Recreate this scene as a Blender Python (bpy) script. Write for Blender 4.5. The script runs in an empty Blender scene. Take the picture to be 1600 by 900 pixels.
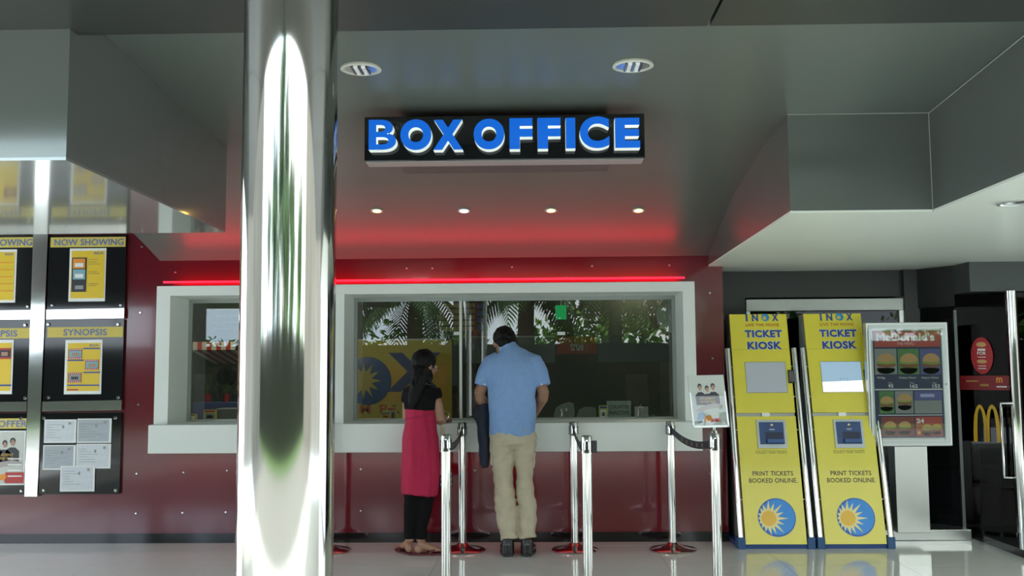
import bpy, bmesh, math, random
from mathutils import Vector, Matrix, noise
random.seed(7)
S = bpy.context.scene
COL = S.collection

# ------------------------------------------------------------------ camera
F = 1533.0
CAM = Vector((0, 0, 1.326))
_yc = Vector(((835-800)/F, -(582-450)/F, -1)).normalized()      # world +Y in camera axes
_zc = Vector((-0.0087, 1, 0)); _zc = (_zc - _zc.dot(_yc)*_yc).normalized()
_xc = _yc.cross(_zc).normalized()
M_wc = Matrix((_xc, _yc, _zc))                                   # camera -> world
cam = bpy.data.cameras.new('camera'); cam.sensor_width = 36; cam.lens = F*36/1600
cam.clip_start = 0.05; cam.clip_end = 300
camo = bpy.data.objects.new('camera', cam); COL.objects.link(camo)
camo.matrix_world = Matrix.Translation(CAM) @ M_wc.to_4x4()
S.camera = camo
# ------------------------------------------------------------------ world / sky, sun, exposure
SKY = 1.3
wd = bpy.data.worlds.new('sky'); S.world = wd; wd.use_nodes = True
nt = wd.node_tree; nt.nodes.clear()
wo = nt.nodes.new('ShaderNodeOutputWorld'); bg = nt.nodes.new('ShaderNodeBackground')
tc = nt.nodes.new('ShaderNodeTexCoord'); nz = nt.nodes.new('ShaderNodeTexNoise'); cr = nt.nodes.new('ShaderNodeValToRGB')
nz.inputs['Scale'].default_value = 2.2; nz.inputs['Detail'].default_value = 5
cr.color_ramp.elements[0].position = 0.35; cr.color_ramp.elements[0].color = (0.62, 0.78, 0.95, 1)
cr.color_ramp.elements[1].position = 0.62; cr.color_ramp.elements[1].color = (0.96, 1.0, 0.98, 1)
nt.links.new(tc.outputs['Generated'], nz.inputs['Vector']); nt.links.new(nz.outputs['Fac'], cr.inputs['Fac'])
nt.links.new(cr.outputs['Color'], bg.inputs['Color']); bg.inputs['Strength'].default_value = SKY
nt.links.new(bg.outputs[0], wo.inputs[0])
sl = bpy.data.lights.new('sun', 'SUN'); sl.energy = 1.5; sl.angle = math.radians(2); sl.color = (1, .96, .88)
so = bpy.data.objects.new('sun', sl); COL.objects.link(so)
so.rotation_euler = Vector((0.55, -0.25, -1)).to_track_quat('-Z', 'Y').to_euler()
S.view_settings.view_transform = 'Standard'; S.view_settings.look = 'None'
S.view_settings.gamma = 1; S.view_settings.use_curve_mapping = False
S.view_settings.exposure = 2.05

# ------------------------------------------------------------------ pixel rays (frame 1600x900)
def ray(px, py): return (M_wc @ Vector(((px-800)/F, -(py-450)/F, -1)))
def W(px, py, Y):
    d = ray(px, py); t = Y/d.y
    return Vector((d.x*t, Y, CAM.z+d.z*t))
def WX(px, py, Y): return W(px, py, Y).x
def WZ(px, py, Y): return W(px, py, Y).z
def on_plane(px, py, p0, n):
    d = ray(px, py); t = (p0-CAM).dot(n)/d.dot(n); return CAM+d*t
def on_z(px, py, z): return on_plane(px, py, Vector((0, 0, z)), Vector((0, 0, 1)))

# ------------------------------------------------------------------ materials
MATS = {}
def mat(name, col, rough=.5, metal=0., emit=None, es=1., spec=.5, coat=0., bump=0., bscale=40., var=0., vscale=5., trans=0.):
    if name in MATS: return MATS[name]
    m = bpy.data.materials.new(name); m.use_nodes = True
    n = m.node_tree; b = n.nodes['Principled BSDF']
    b.inputs['Base Color'].default_value = (*col, 1); b.inputs['Roughness'].default_value = rough
    b.inputs['Metallic'].default_value = metal; b.inputs['Specular IOR Level'].default_value = spec
    b.inputs['Coat Weight'].default_value = coat; b.inputs['Coat Roughness'].default_value = .04
    if emit: b.inputs['Emission Color'].default_value = (*emit, 1); b.inputs['Emission Strength'].default_value = es
    if trans: b.inputs['Transmission Weight'].default_value = trans
    if bump or var:
        t = n.nodes.new('ShaderNodeTexCoord'); x = n.nodes.new('ShaderNodeTexNoise')
        x.inputs['Detail'].default_value = 4
        n.links.new(t.outputs['Object'], x.inputs['Vector'])
    if var:
        x.inputs['Scale'].default_value = vscale
        r = n.nodes.new('ShaderNodeValToRGB')
        r.color_ramp.elements[0].position = .3; r.color_ramp.elements[1].position = .7
        r.color_ramp.elements[0].color = (*[c*(1-var) for c in col], 1); r.color_ramp.elements[1].color = (*[min(1, c*(1+var)) for c in col], 1)
        n.links.new(x.outputs['Fac'], r.inputs['Fac']); n.links.new(r.outputs['Color'], b.inputs['Base Color'])
    if bump:
        y = n.nodes.new('ShaderNodeTexNoise'); y.inputs['Scale'].default_value = bscale
        n.links.new(t.outputs['Object'], y.inputs['Vector'])
        k = n.nodes.new('ShaderNodeBump'); k.inputs['Strength'].default_value = bump; k.inputs['Distance'].default_value = .01
        n.links.new(y.outputs['Fac'], k.inputs['Height']); n.links.new(k.outputs['Normal'], b.inputs['Normal'])
    MATS[name] = m; return m
def glass_mat(name, tint, ior=1.5, rough=0.0):
    m = bpy.data.materials.new(name); m.use_nodes = True; n = m.node_tree; n.nodes.clear()
    o = n.nodes.new('ShaderNodeOutputMaterial'); mx = n.nodes.new('ShaderNodeMixShader')
    t = n.nodes.new('ShaderNodeBsdfTransparent'); g = n.nodes.new('ShaderNodeBsdfGlossy'); fr = n.nodes.new('ShaderNodeFresnel')
    t.inputs[0].default_value = (*tint, 1); g.inputs['Roughness'].default_value = rough; fr.inputs[0].default_value = ior
    g.inputs['Color'].default_value = (1, 1, 1, 1)
    n.links.new(fr.outputs[0], mx.inputs[0]); n.links.new(t.outputs[0], mx.inputs[1]); n.links.new(g.outputs[0], mx.inputs[2]); n.links.new(mx.outputs[0], o.inputs[0])
    MATS[name] = m; return m

ceil_m = mat('grey_satin_panel', (.108, .126, .112), .30, .05, spec=.32, coat=.0, bump=.015, bscale=3)
beam_m = mat('dark_grey_panel', (.04, .047, .042), .35, .3)
box_m = mat('soffit_panel_grey', (.17, .19, .175), .14, .45, coat=.2, bump=.02, bscale=2)
under_m = mat('soffit_underside', (.72, .77, .68), .4, 0, coat=.05)  # light bounced off the floor is put into this pale colour
red_m = mat('red_gloss_panel', (.125, .008, .016), .12, 0, spec=.6, coat=.5, bump=.012, bscale=1.6, var=.08, vscale=1.5)
white_m = mat('white_frame', (.76, .80, .75), .45)
chrome_m = mat('chrome', (.70, .71, .69), .06, 1.)
steel_m = mat('brushed_steel', (.62, .63, .60), .28, 1., bump=.02, bscale=60)
strip_m = mat('mirror_strip', (.85, .87, .85), .08, 1., bump=.03, bscale=5)
pillar_m = mat('polished_steel', (.54, .54, .50), .075, 1., bump=.05, bscale=6)
_n = pillar_m.node_tree; _mp = _n.nodes.new('ShaderNodeMapping'); _mp.inputs['Scale'].default_value = (1, 1, .06)
_b = [x for x in _n.nodes if x.type == 'TEX_NOISE' and x.outputs['Fac'].links and x.outputs['Fac'].links[0].to_node.type == 'BUMP'][0]
_tc = [x for x in _n.nodes if x.type == 'TEX_COORD'][0]
_n.links.new(_tc.outputs['Object'], _mp.inputs['Vector']); _n.links.new(_mp.outputs['Vector'], _b.inputs['Vector'])
black_m = mat('black', (.008, .008, .009), .45)
gblack_m = mat('gloss_black', (.008, .009, .01), .06, spec=.5)
tile_m = mat('floor_tile', (.66, .67, .63), .07, spec=.5, var=.03, vscale=2.)
joint_m = mat('floor_joint', (.30, .31, .29), .6)
yellow_m = mat('yellow_laminate', (.78, .68, .055), .35, coat=.15, var=.03, vscale=3)
blue_m = mat('print_blue', (.02, .07, .30), .45)
navy_m = mat('navy', (.02, .06, .20), .4)
redink_m = mat('print_red', (.50, .05, .02), .5)
redp_m = mat('poster_red', (.45, .035, .03), .4)
white_p = mat('white_print', (.80, .82, .80), .45)
paper_m = mat('paper', (.62, .66, .70), .5, var=.05, vscale=30)
paper2_m = mat('grey_paper', (.40, .44, .48), .5, var=.05, vscale=30)
gold_m = mat('gold_print', (.45, .30, .06), .4)
ink_m = mat('ink', (.05, .045, .035), .5)
orange_m = mat('orange_print', (.75, .28, .03), .5)
ystrip_m = mat('header_yellow', (.62, .50, .10), .4)
sblue_m = mat('header_blue', (.10, .16, .38), .4)
pyel_m = mat('poster_yellow', (.74, .52, .03), .45)
pblue_m = mat('poster_blue', (.10, .28, .50), .4)
pgreen_m = mat('poster_green', (.10, .25, .08), .5)
pgrey_m = mat('poster_grey', (.30, .31, .30), .5)
pteal_m = mat('poster_teal', (.22, .42, .46), .5)
pdark_m = mat('poster_dark', (.03, .035, .045), .5)
skinp_m = mat('poster_skin', (.42, .25, .17), .6)
bun_m = mat('poster_bun', (.62, .36, .14), .5)
lett_m = mat('poster_lettuce', (.25, .38, .08), .5)
silver_m = mat('silver_frame', (.60, .62, .60), .3, .7)
glass_m = glass_mat('window_glass', (.86, .90, .87), 1.6)
dglass_m = glass_mat('dark_glass', (.25, .27, .26), 1.28)
clear_m = glass_mat('clear_glass', (.93, .95, .94), 1.45)
acry_m = glass_mat('acrylic', (.96, .97, .97), 1.35)
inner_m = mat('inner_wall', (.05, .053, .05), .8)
led_m = mat('red_led', (.3, 0, 0), .5, emit=(1, .01, .03), es=.9)
spot_m = mat('spot_warm', (.8, .6, .2), .4, emit=(1, .62, .12), es=3.0)
spotw_m = mat('spot_white', (.9, .9, .8), .4, emit=(1, .97, .85), es=4.0)
sblu_m = mat('letter_blue', (.002, .07, .36), .35, emit=(0, .14, .72), es=.14)
swht_m = mat('letter_white', (.80, .85, .80), .4, emit=(.85, .95, .88), es=.10)

# ------------------------------------------------------------------ mesh builder
ORG = {}
def thing(name, label, cat, loc=(0, 0, 0), group=None, kind=None):
    o = bpy.data.objects.new(name, None); COL.objects.link(o); o.location = loc; o.empty_display_size = .1
    o['label'] = label; o['category'] = cat
    if group: o['group'] = group
    if kind: o['kind'] = kind
    ORG[o.name] = Vector(loc); return o
def struct(name, loc=(0, 0, 0)):
    o = bpy.data.objects.new(name, None); COL.objects.link(o); o.location = loc; o['kind'] = 'structure'; ORG[o.name] = Vector(loc); return o
def tag(o, label, cat, group=None):
    o['label'] = label; o['category'] = cat
    if group: o['group'] = group
    return o
class MB:
    def __init__(s): s.v = []; s.f = []; s.mi = []; s.cur = 0
    def add(s, vs, fs):
        b = len(s.v); s.v += [Vector(v) for v in vs]; s.f += [tuple(i+b for i in f) for f in fs]; s.mi += [s.cur]*len(fs); return s
    def box(s, x0, x1, y0, y1, z0, z1):
        if x0 > x1: x0, x1 = x1, x0
        if y0 > y1: y0, y1 = y1, y0
        if z0 > z1: z0, z1 = z1, z0
        return s.add([(x0, y0, z0), (x1, y0, z0), (x1, y1, z0), (x0, y1, z0), (x0, y0, z1), (x1, y0, z1), (x1, y1, z1), (x0, y1, z1)],
                     [(0, 3, 2, 1), (4, 5, 6, 7), (0, 1, 5, 4), (1, 2, 6, 5), (2, 3, 7, 6), (3, 0, 4, 7)])
    def slab(s, pts, d):
        """polygon pts (world) extruded by vector d (single n-gon caps)"""
        n = len(pts); d = Vector(d); P = [Vector(p) for p in pts]
        nn = Vector((0, 0, 0))
        for i in range(n): nn += P[i].cross(P[(i+1) % n])
        if nn.dot(d) > 0: P.reverse()
        fs = [tuple(range(n)), tuple(range(2*n-1, n-1, -1))]
        for i in range(n): j = (i+1) % n; fs.append((j, i, i+n, j+n))
        return s.add(P+[p+d for p in P], fs)
    def tube(s, pts, rad, seg=12, cap=True, ref=None):
        P = [Vector(p) for p in pts]; n = len(P); rings = []
        side = None
        for i, p in enumerate(P):
            t = (P[min(i+1, n-1)]-P[max(i-1, 0)]).normalized()
            if ref is not None: a = Vector(ref)
            elif side is None: a = Vector((0, 0, 1)) if abs(t.z) < .9 else Vector((1, 0, 0))
            else: a = side
            a = (a-a.dot(t)*t)
            a = a.normalized(); side = a; b = t.cross(a)
            r = rad[i] if isinstance(rad, (list, tuple)) else rad
            ra, rb = r if isinstance(r, (list, tuple)) else (r, r)
            rings.append([p+a*ra*math.cos(2*math.pi*k/seg)+b*rb*math.sin(2*math.pi*k/seg) for k in range(seg)])
        vs = [v for r in rings for v in r]; fs = []
        for i in range(n-1):
            for k in range(seg):
                k2 = (k+1) % seg
                fs.append((i*seg+k, i*seg+k2, (i+1)*seg+k2, (i+1)*seg+k))
        if cap: fs.append(tuple(range(seg-1, -1, -1))); fs.append(tuple((n-1)*seg+k for k in range(seg)))
        return s.add(vs, fs)
    def lathe(s, c, prof, seg=32, axis='Z'):
        vs = []; fs = []; n = len(prof)
        for r, h in prof:
            for k in range(seg):
                a = 2*math.pi*k/seg
                p = (r*math.cos(a), r*math.sin(a), h)
                if axis == 'Y': p = (p[0], -p[2], p[1])
                vs.append(Vector(c)+Vector(p))
        for i in range(n-1):
            for k in range(seg):
                k2 = (k+1) % seg; fs.append((i*seg+k, i*seg+k2, (i+1)*seg+k2, (i+1)*seg+k))
        fs.append(tuple(range(seg-1, -1, -1))); fs.append(tuple((n-1)*seg+k for k in range(seg)))
        return s.add(vs, fs)
    def ball(s, c, r, seg=16, rings=10, rot=None):
        c = Vector(c); r = Vector(r if isinstance(r, (list, tuple)) else (r, r, r)); vs = []; fs = []
        for i in range(rings+1):
            th = math.pi*i/rings
            for k in range(seg):
                a = 2*math.pi*k/seg
                p = Vector((r.x*math.sin(th)*math.cos(a), r.y*math.sin(th)*math.sin(a), r.z*math.cos(th)))
                if rot is not None: p = rot @ p
                vs.append(c+p)
        for i in range(rings):
            for k in range(seg):
                k2 = (k+1) % seg; fs.append((i*seg+k, (i+1)*seg+k, (i+1)*seg+k2, i*seg+k2))
        return s.add(vs, fs)
    def build(s, name, mats, parent=None, smooth=False, org=None, bevel=0):
        o0 = Vector((0, 0, 0))
        if parent is not None: o0 = ORG.get(parent.name, o0)
        if org is not None: o0 = Vector(org)
        me = bpy.data.meshes.new(name); me.from_pydata([v-o0 for v in s.v], [], s.f)
        for m in (mats if isinstance(mats, (list, tuple)) else [mats]): me.materials.append(m)
        if any(s.mi): me.polygons.foreach_set('material_index', s.mi)
        bm = bmesh.new(); bm.from_mesh(me); bmesh.ops.recalc_face_normals(bm, faces=bm.faces)
        if bevel:
            bmesh.ops.bevel(bm, geom=bm.edges[:]+bm.verts[:], offset=bevel, segments=2, affect='EDGES', profile=.5)
        bm.to_mesh(me); bm.free()
        if smooth:
            me.polygons.foreach_set('use_smooth', [True]*len(me.polygons))
            if smooth != 'all': me.set_sharp_from_angle(angle=math.radians(40))
        o = bpy.data.objects.new(name, me); COL.objects.link(o)
        if parent is not None: o.parent = parent
        else: o.location = o0
        ORG[o.name] = o0
        return o
def sbuild(name, mb, m, **k):
    o = mb.build(name, m, **k); o['kind'] = 'structure'; return o
def dup(root, loc, label=None):
    def cp(o, par):
        c = o.copy(); COL.objects.link(c)
        if par is not None: c.parent = par
        for ch in o.children: cp(ch, c)
        return c
    r = cp(root, None); r.location = loc
    if label: r['label'] = label
    return r

# text -> mesh faces in unit box
_tc = {}
def text_geo(txt, bold=0., spacing=1.0, shear=0.):
    key = (txt, bold, spacing, shear)
    if key in _tc: return _tc[key]
    c = bpy.data.curves.new('t', 'FONT'); c.body = txt; c.offset = bold; c.space_character = spacing; c.shear = shear; c.resolution_u = 3 if len(txt) > 1 else 10
    o = bpy.data.objects.new('t', c); COL.objects.link(o)
    bpy.context.view_layer.update()
    dg = bpy.context.evaluated_depsgraph_get(); me = bpy.data.meshes.new_from_object(o.evaluated_get(dg))
    bm = bmesh.new(); bm.from_mesh(me); bmesh.ops.remove_doubles(bm, verts=bm.verts, dist=1e-5); bm.to_mesh(me); bm.free()
    vs = [v.co.copy() for v in me.vertices]; fs = [tuple(p.vertices) for p in me.polygons]
    bpy.data.objects.remove(o); bpy.data.curves.remove(c); bpy.data.meshes.remove(me)
    x0 = min(v.x for v in vs); x1 = max(v.x for v in vs); y0 = min(v.y for v in vs); y1 = max(v.y for v in vs)
    uv = [((v.x-x0)/(x1-x0), (v.y-y0)/(y1-y0)) for v in vs]
    _tc[key] = (uv, fs); return uv, fs
def add_text(mb, txt, fn, bold=0., spacing=1., shear=0., depth=None):
    """fn(u,v)->world pos, u,v in 0..1; depth = extrusion vector"""
    uv, fs = text_geo(txt, bold, spacing, shear)
    P = [Vector(fn(u, v)) for u, v in uv]
    if depth is None: mb.add(P, fs); return mb
    d = Vector(depth); n = len(P)
    cnt = {}
    for f in fs:
        for i in range(len(f)):
            a, b = f[i], f[(i+1) % len(f)]; cnt[(a, b)] = cnt.get((a, b), 0)+1
    mb.add([p+d for p in P], fs)                     # front
    keep = mb.cur; mb.cur = 1
    side = [(a, b) for (a, b) in cnt if (b, a) not in cnt]
    mb.add(P+[p+d for p in P], [(a, b, b+n, a+n) for a, b in side])
    mb.cur = keep; return mb
def rect_fn(x0, x1, y0, y1, Y):
    """pixel rectangle on plane Y -> fn"""
    a = W(x0, (y0+y1)/2, Y); b = W(x1, (y0+y1)/2, Y); zt = WZ((x0+x1)/2, y0, Y); zb = WZ((x0+x1)/2, y1, Y)
    return lambda u, v: (a.x+(b.x-a.x)*u, Y, zb+(zt-zb)*v)
def bx(x0, x1, y0, y1, Ya, Yb, mb=None):
    """box from pixel rectangle at front depth Ya to Yb"""
    mb = mb or MB(); f = rect_fn(x0, x1, y0, y1, Ya); p = f(0, 0); q = f(1, 1)
    return mb.box(p[0], q[0], Ya, Yb, p[2], q[2])

# ================================================================== SETTING
YW = 7.86
# floor
fl = MB().box(-6.5, 7.5, -1.2, 13, -.12, -.0045)
floor = sbuild('floor', fl, joint_m)
T = .8
tm = MB().box(0, T-.0022, 0, T-.0022, -.0045, 0); t0 = None
for i in range(-8, 9):
    for j in range(0, 12):
        x = .1+i*T; y = -1.12+j*T
        if y > 8.3: continue
        if t0 is None:
            t0 = tm.build('floor_tile', tile_m, org=(0, 0, 0)); o = t0
        else: o = t0.copy(); COL.objects.link(o)
        o.parent = floor; o.location = (x, y, 0)
# sloped/curved ceiling above the entrance
prof = [(3.5, 2.80), (4.2, 2.765), (4.8, 2.73), (5.3, 2.695), (5.8, 2.66), (6.2, 2.62), (6.6, 2.565), (6.95, 2.495), (7.25, 2.42), (7.55, 2.34), (7.88, 2.245)]
def ceil_z(Y):
    for (a, za), (b, zb) in zip(prof, prof[1:]):
        if a <= Y <= b: return za+(zb-za)*(Y-a)/(b-a)
    return prof[0][1]
XL = WX(250, 403, YW)
mb = MB()
n = len(prof); vs = []
for x in (XL, 6.5): vs += [(x, a, z) for a, z in prof]
for x in (XL, 6.5): vs += [(x, a, z+.05) for a, z in prof]
fs = []
for i in range(n-1):
    fs += [(i, i+1, n+i+1, n+i), (2*n+i, 3*n+i, 3*n+i+1, 2*n+i+1), (i, 2*n+i, 2*n+i+1, i+1), (n+i, n+i+1, 3*n+i+1, 3*n+i)]
fs += [(0, n, 3*n, 2*n), (n-1, 3*n-1, 4*n-1, 2*n-1)]
mb.add(vs, fs); sbuild('ceiling', mb, ceil_m, smooth=True)
# front lower soffit with panel seams
ZS = WZ(400, 51, 3.8)
fs_o = struct('ceiling_front')
edges = [-6.5, -5.3, -3.8, -2.3, -.8, WX(1107, 38, 3.8), 2.2, 3.7, 5.2, 6.5]
for a, b in zip(edges, edges[1:]):
    MB().box(a+.006, b-.006, 2.0, 3.8, ZS, ZS+.03).build('soffit_panel', beam_m, fs_o)
MB().box(-6.5, 6.5, 2.01, 3.79, ZS+.03, 3.25).build('soffit_core', black_m, fs_o)
MB().box(-6.5, 6.5, 1.94, 2.0, ZS-.0, 3.3).build('fascia', beam_m, fs_o)
sbuild('roof_sky_block', MB().box(-6.5, 7.5, 2.0, 13, 3.25, 3.4), black_m)  # unseen slab added to keep sky light out from above
# boxed soffits
ZB = 2.164
pL = on_z(103, 250, ZB); pLr = on_z(350, 363, ZB)
lb = struct('ceiling_soffit_left')
MB().box(-6.5, pL.x, pL.y, pLr.y, ZB+.012, 3.2).build('soffit_box', box_m, lb)
MB().box(-6.5, pL.x, pL.y, pLr.y, ZB, ZB+.012).build('underside', mat('soffit_gloss_under', (.26, .29, .27), .10, .5, coat=.4, bump=.02, bscale=3), lb)
pR = on_z(1235, 333, ZB); pR2 = on_z(1455, 332, ZB)
XRed = WX(1108, 415, YW)
rb = struct('ceiling_soffit_right')
mb = MB()
poly = [(XRed, 8.4), (pR.x, pR.y), (pR2.x, pR.y), (pR2.x, 3.8), (6.5, 3.8), (6.5, 8.4)]
mb.slab([(x, y, ZB+.012) for x, y in poly], (0, 0, 1.0)); mb.build('soffit_box', box_m, rb)
MB().slab([(x, y, ZB) for x, y in poly], (0, 0, .012)).build('underside', under_m, rb)
for a, b, c in (((pR.x, pR.y), (pR2.x, pR.y), 0), ((pR2.x, pR.y), (pR2.x, 3.85), 0)):       # pale sealant seams
    MB().tube([(a[0], a[1]-.004, ceil_z(a[1])-.002), (b[0]-.003, b[1]-.004, ceil_z(b[1])-.002)], .0025, 6).build('seam', mat('seam_grey', (.35, .38, .34), .5), rb)
MB().tube([(pR2.x-.003, pR.y-.003, ZB), (pR2.x-.003, pR.y-.003, ceil_z(pR.y))], .0025, 6).build('seam', mat('seam_grey', (.35, .38, .34), .5), rb)

# red wall with window openings
YF = 7.64; YG = 8.07
fx0 = WX(245, 455, YF); fx1 = WX(1085, 440, YF); fz1 = WZ(664, 443.5, YF)      # frame outer
ix0 = WX(264, 560, YF); ix1 = WX(1069, 560, YF); iz1 = WZ(800, 457.5, YF)        # frame inner
m0 = WX(440, 560, YF); m1 = WX(537, 560, YF)
YS = 7.545
sz1 = WZ(800, 661, YS); sz0 = WZ(800, 706, YS); sx0 = WX(231, 690, YS); sx1 = WX(1098, 685, YS)
wx1 = WX(1133, 600, YW); 
red = struct('wall_red')
mb = MB()
mb.box(-6.5, fx0+.02, YW, YW+.18, .0, 3.1); mb.box(fx1-.02, wx1, YW, YW+.18, 0, 3.1)
mb.box(fx0+.02, fx1-.02, YW, YW+.18, 0, sz1-.03); mb.box(fx0+.02, fx1-.02, YW, YW+.18, fz1-.02, 3.1)
mb.build('gloss_panelling', red_m, red)
for px, py in [(219.7, 488.6), (216, 632), (213.9, 740), (212.7, 802), (287, 738), (285.6, 801), (274, 425), (222, 385), (635.5, 419), (675.5, 419), (800, 417), (925, 415.5), (1046, 414), (564, 733), (564, 798), (1109, 458), (1113, 560), (355, 735), (353, 800), (1110, 740), (742, 735)]:
    p = W(px, py, YW); MB().lathe(p, [(.011, 0), (.011, .006), (.007, .011)], 10, 'Y').build('stud', chrome_m, red, smooth=True)
bb = sbuild('baseboard_red_wall', MB().box(-6.5, wx1, YW-.018, YW, 0, .075), gblack_m)

# window frame (white, projecting)
wf = struct('window_1')
fr = MB()
fr.box(fx0, ix0, YF, YG+.02, sz1-.05, fz1); fr.box(ix1, fx1, YF, YG+.02, sz1-.05, fz1); fr.box(ix0, ix1, YF, YG+.02, iz1, fz1)
fr.build('window_frame', white_m, wf)
MB().box(m0, m1, YF+.01, YG+.02, sz1, iz1).build('mullion', white_m, wf)
MB().box(sx0, sx1, YS, YG+.35, sz0, sz1).build('window_sill', white_m, wf, bevel=.004)
xj = WX(720, 560, YG)
def pane(x0, x1): return MB().box(x0, x1, YG-.004, YG+.004, sz1, iz1).build('pane', glass_m, wf)
pane(ix0, m0); pane(m1, xj-.004); pane(xj+.004, ix1)
alu = mat('dull_aluminium', (.34, .37, .35), .4, .6)
for a, b in ((ix0, m0), (m1, ix1)):
    MB().box(a, a+.03, YG-.012, YG+.012, sz1, iz1).build('glazing_bead', alu, wf); MB().box(b-.03, b, YG-.012, YG+.012, sz1, iz1).build('glazing_bead', alu, wf)
    MB().box(a+.03, b-.03, YG-.012, YG+.012, iz1-.03, iz1).build('glazing_bead', alu, wf); MB().box(a+.03, b-.03, YG-.012, YG+.012, sz1, sz1+.012).build('glazing_bead', alu, wf)
MB().box(xj-.011, xj+.011, YG-.010, YG+.016, sz1+.012, iz1-.03).build('glazing_joint', steel_m, wf)
for px in (715, 877):
    bx(px-6, px+6, 518.5, 523.5, YG-.007, YG-.005).build('sticker', white_p, wf)
# red LED strips above and below the frame
tag(bx(255, 1070, 435.8, 438.6, YF+.10, YF+.13).build('led_strip', led_m), 'glowing red light strip running along the top of the white window frame', 'light strip')
def led_light(x0, x1, y, z, up, e):
    l = bpy.data.lights.new('led_light', 'AREA'); l.shape = 'RECTANGLE'; l.size = x1-x0; l.size_y = .02; l.energy = e; l.color = (1, .02, .04)
    o = bpy.data.objects.new('led_light', l); COL.objects.link(o); o.location = ((x0+x1)/2, y, z); o.rotation_euler = (math.pi if up else 0, 0, 0)
led_light(fx0+.1, fx1-.1, YW-.025, fz1+.02, True, 2.0)
led_light(sx0+.06, sx1-.06, YS+.22, sz0-.015, False, .22)
tag(MB().box(sx0+.06, sx1-.06, YS+.16, YS+.19, sz0-.012, sz0).build('led_strip', mat('red_led_dim', (.3, 0, 0), .5, emit=(1, .01, .03), es=.5)), 'red light strip tucked under the white counter ledge', 'light strip')

# box office interior
rm = struct('wall_booth')
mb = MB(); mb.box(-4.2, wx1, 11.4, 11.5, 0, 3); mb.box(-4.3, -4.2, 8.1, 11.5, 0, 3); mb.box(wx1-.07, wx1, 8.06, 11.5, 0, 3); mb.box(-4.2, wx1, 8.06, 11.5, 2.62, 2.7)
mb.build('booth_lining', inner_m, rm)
tag(MB().box(ix0, ix1, 8.44, 8.95, sz1-.14, sz1-.10).build('counter_desk', mat('desk_grey', (.2, .21, .2), .4)), 'grey ticket desk behind the window glass', 'desk')

# dark wall, header and entrance to the right
XD0 = wx1; YD = 8.29
dk = struct('wall_dark')
hdr_m = mat('charcoal_panel', (.030, .033, .031), .35, .2)
mb = MB(); zt = ZB; zh = WZ(1290, 464, YD)
xe0 = WX(1166, 520, YD); xe1 = WX(1412, 520, YD)
mb.box(XD0-.1, xe0, YD, YD+.15, 0, zt); mb.box(xe0, xe1, YD, YD+.15, zh, zt); mb.box(xe1, WX(1436, 520, YD), YD-.05, YD+.15, 0, zt)
mb.build('header_panel', hdr_m, dk)
MB().box(XD0-.18, XD0, YW+.18, YD+.15, 0, zt).build('return_panel', hdr_m, dk)
# steel entrance door frame
dr = struct('door_1')
za = WZ(1290, 467, YD); zb = WZ(1290, 486, YD)
MB().box(xe0, xe1, YD-.03, YD+.06, zb, za).build('steel_header', mat('header_steel', (.36, .37, .35), .3, 1.), dr, bevel=.004)
MB().box(xe0, xe0+.03, YD-.03, YD+.06, 0, zb).build('door_post', steel_m, dr); MB().box(xe1-.04, xe1, YD-.03, YD+.06, 0, zb).build('door_post', steel_m, dr)
xm = (xe0+xe1)/2
MB().box(xe0+.03, xm-.004, YD+.005, YD+.015, .02, zb).build('glass_leaf', dglass_m, dr); MB().box(xm+.004, xe1-.04, YD+.005, YD+.015, .02, zb).build('glass_leaf', dglass_m, dr)
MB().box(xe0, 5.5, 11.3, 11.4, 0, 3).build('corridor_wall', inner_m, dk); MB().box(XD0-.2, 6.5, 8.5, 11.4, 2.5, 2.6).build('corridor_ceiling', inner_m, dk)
MB().box(5.4, 5.5, 7.0, 11.4, 0, 3).build('restaurant_wall', mat('restaurant_dark', (.03, .025, .02), .6), dk)
# black plinth + dark glass wall + restaurant door on the right
YH = 7.7
plx = on_z(1524, 843, 0).x
sbuild('trim_plinth', MB().box(plx, 6.5, 5.2, 8.2, 0, .055), mat('black_granite', (.012, .012, .013), .12, var=.3, vscale=60))
gA = W(1436, 600, 8.27); gB = W(1496, 600, 7.98); tubeP = W(1588, 640, 7.68)
gw = struct('window_2')
def glass_panel(name, a, b, z0, z1, m, parent, th=.012, inset=0):
    d = Vector((b.x-a.x, b.y-a.y, 0)).normalized(); nrm = Vector((d.y, -d.x, 0))
    A = Vector((a.x, a.y, 0))+d*inset; B = Vector((b.x, b.y, 0))-d*inset
    return MB().slab([A+Vector((0, 0, z0)), B+Vector((0, 0, z0)), B+Vector((0, 0, z1)), A+Vector((0, 0, z1))], -nrm*th).build(name, m, parent)
zt2 = WZ(1470, 480, 8.1)
zs = [.06, WZ(1490, 733, 8.0), WZ(1490, 636, 8.0), zt2]
for a, b in zip(zs, zs[1:]): glass_panel('black_glass_panel', gA, gB, a+.003, b-.003, gblack_m, gw)
MB().box(gB.x-.012, gB.x+.012, gB.y-.014, gB.y+.014, .055, WZ(1490, 485, 8.0)).build('corner_post', mat('dark_alu', (.12, .13, .13), .3, .8), gw)
MB().slab([(gA.x, gA.y-.02, zt2), (gB.x, gB.y-.02, zt2), (gB.x, gB.y+.3, zt2), (gA.x, gA.y+.3, zt2)], (0, 0, ZB-zt2)).build('top_panel', black_m, gw)
hz = WZ(1560, 455, YH)
mb = MB().slab([(WX(1515, 430, YH), YH, hz), (6.5, YH, hz), (6.5, YH+.5, hz), (gB.x, gB.y+.1, hz), (gB.x, gB.y-.02, hz)], (0, 0, ZB-hz))
mb.build('door_header', mat('header_green_grey', (.065, .075, .07), .4, .2), gw)
d2 = struct('door_2')
leaf = glass_panel('glass_leaf', gB, tubeP, .07, hz-.01, dglass_m, d2)
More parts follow.
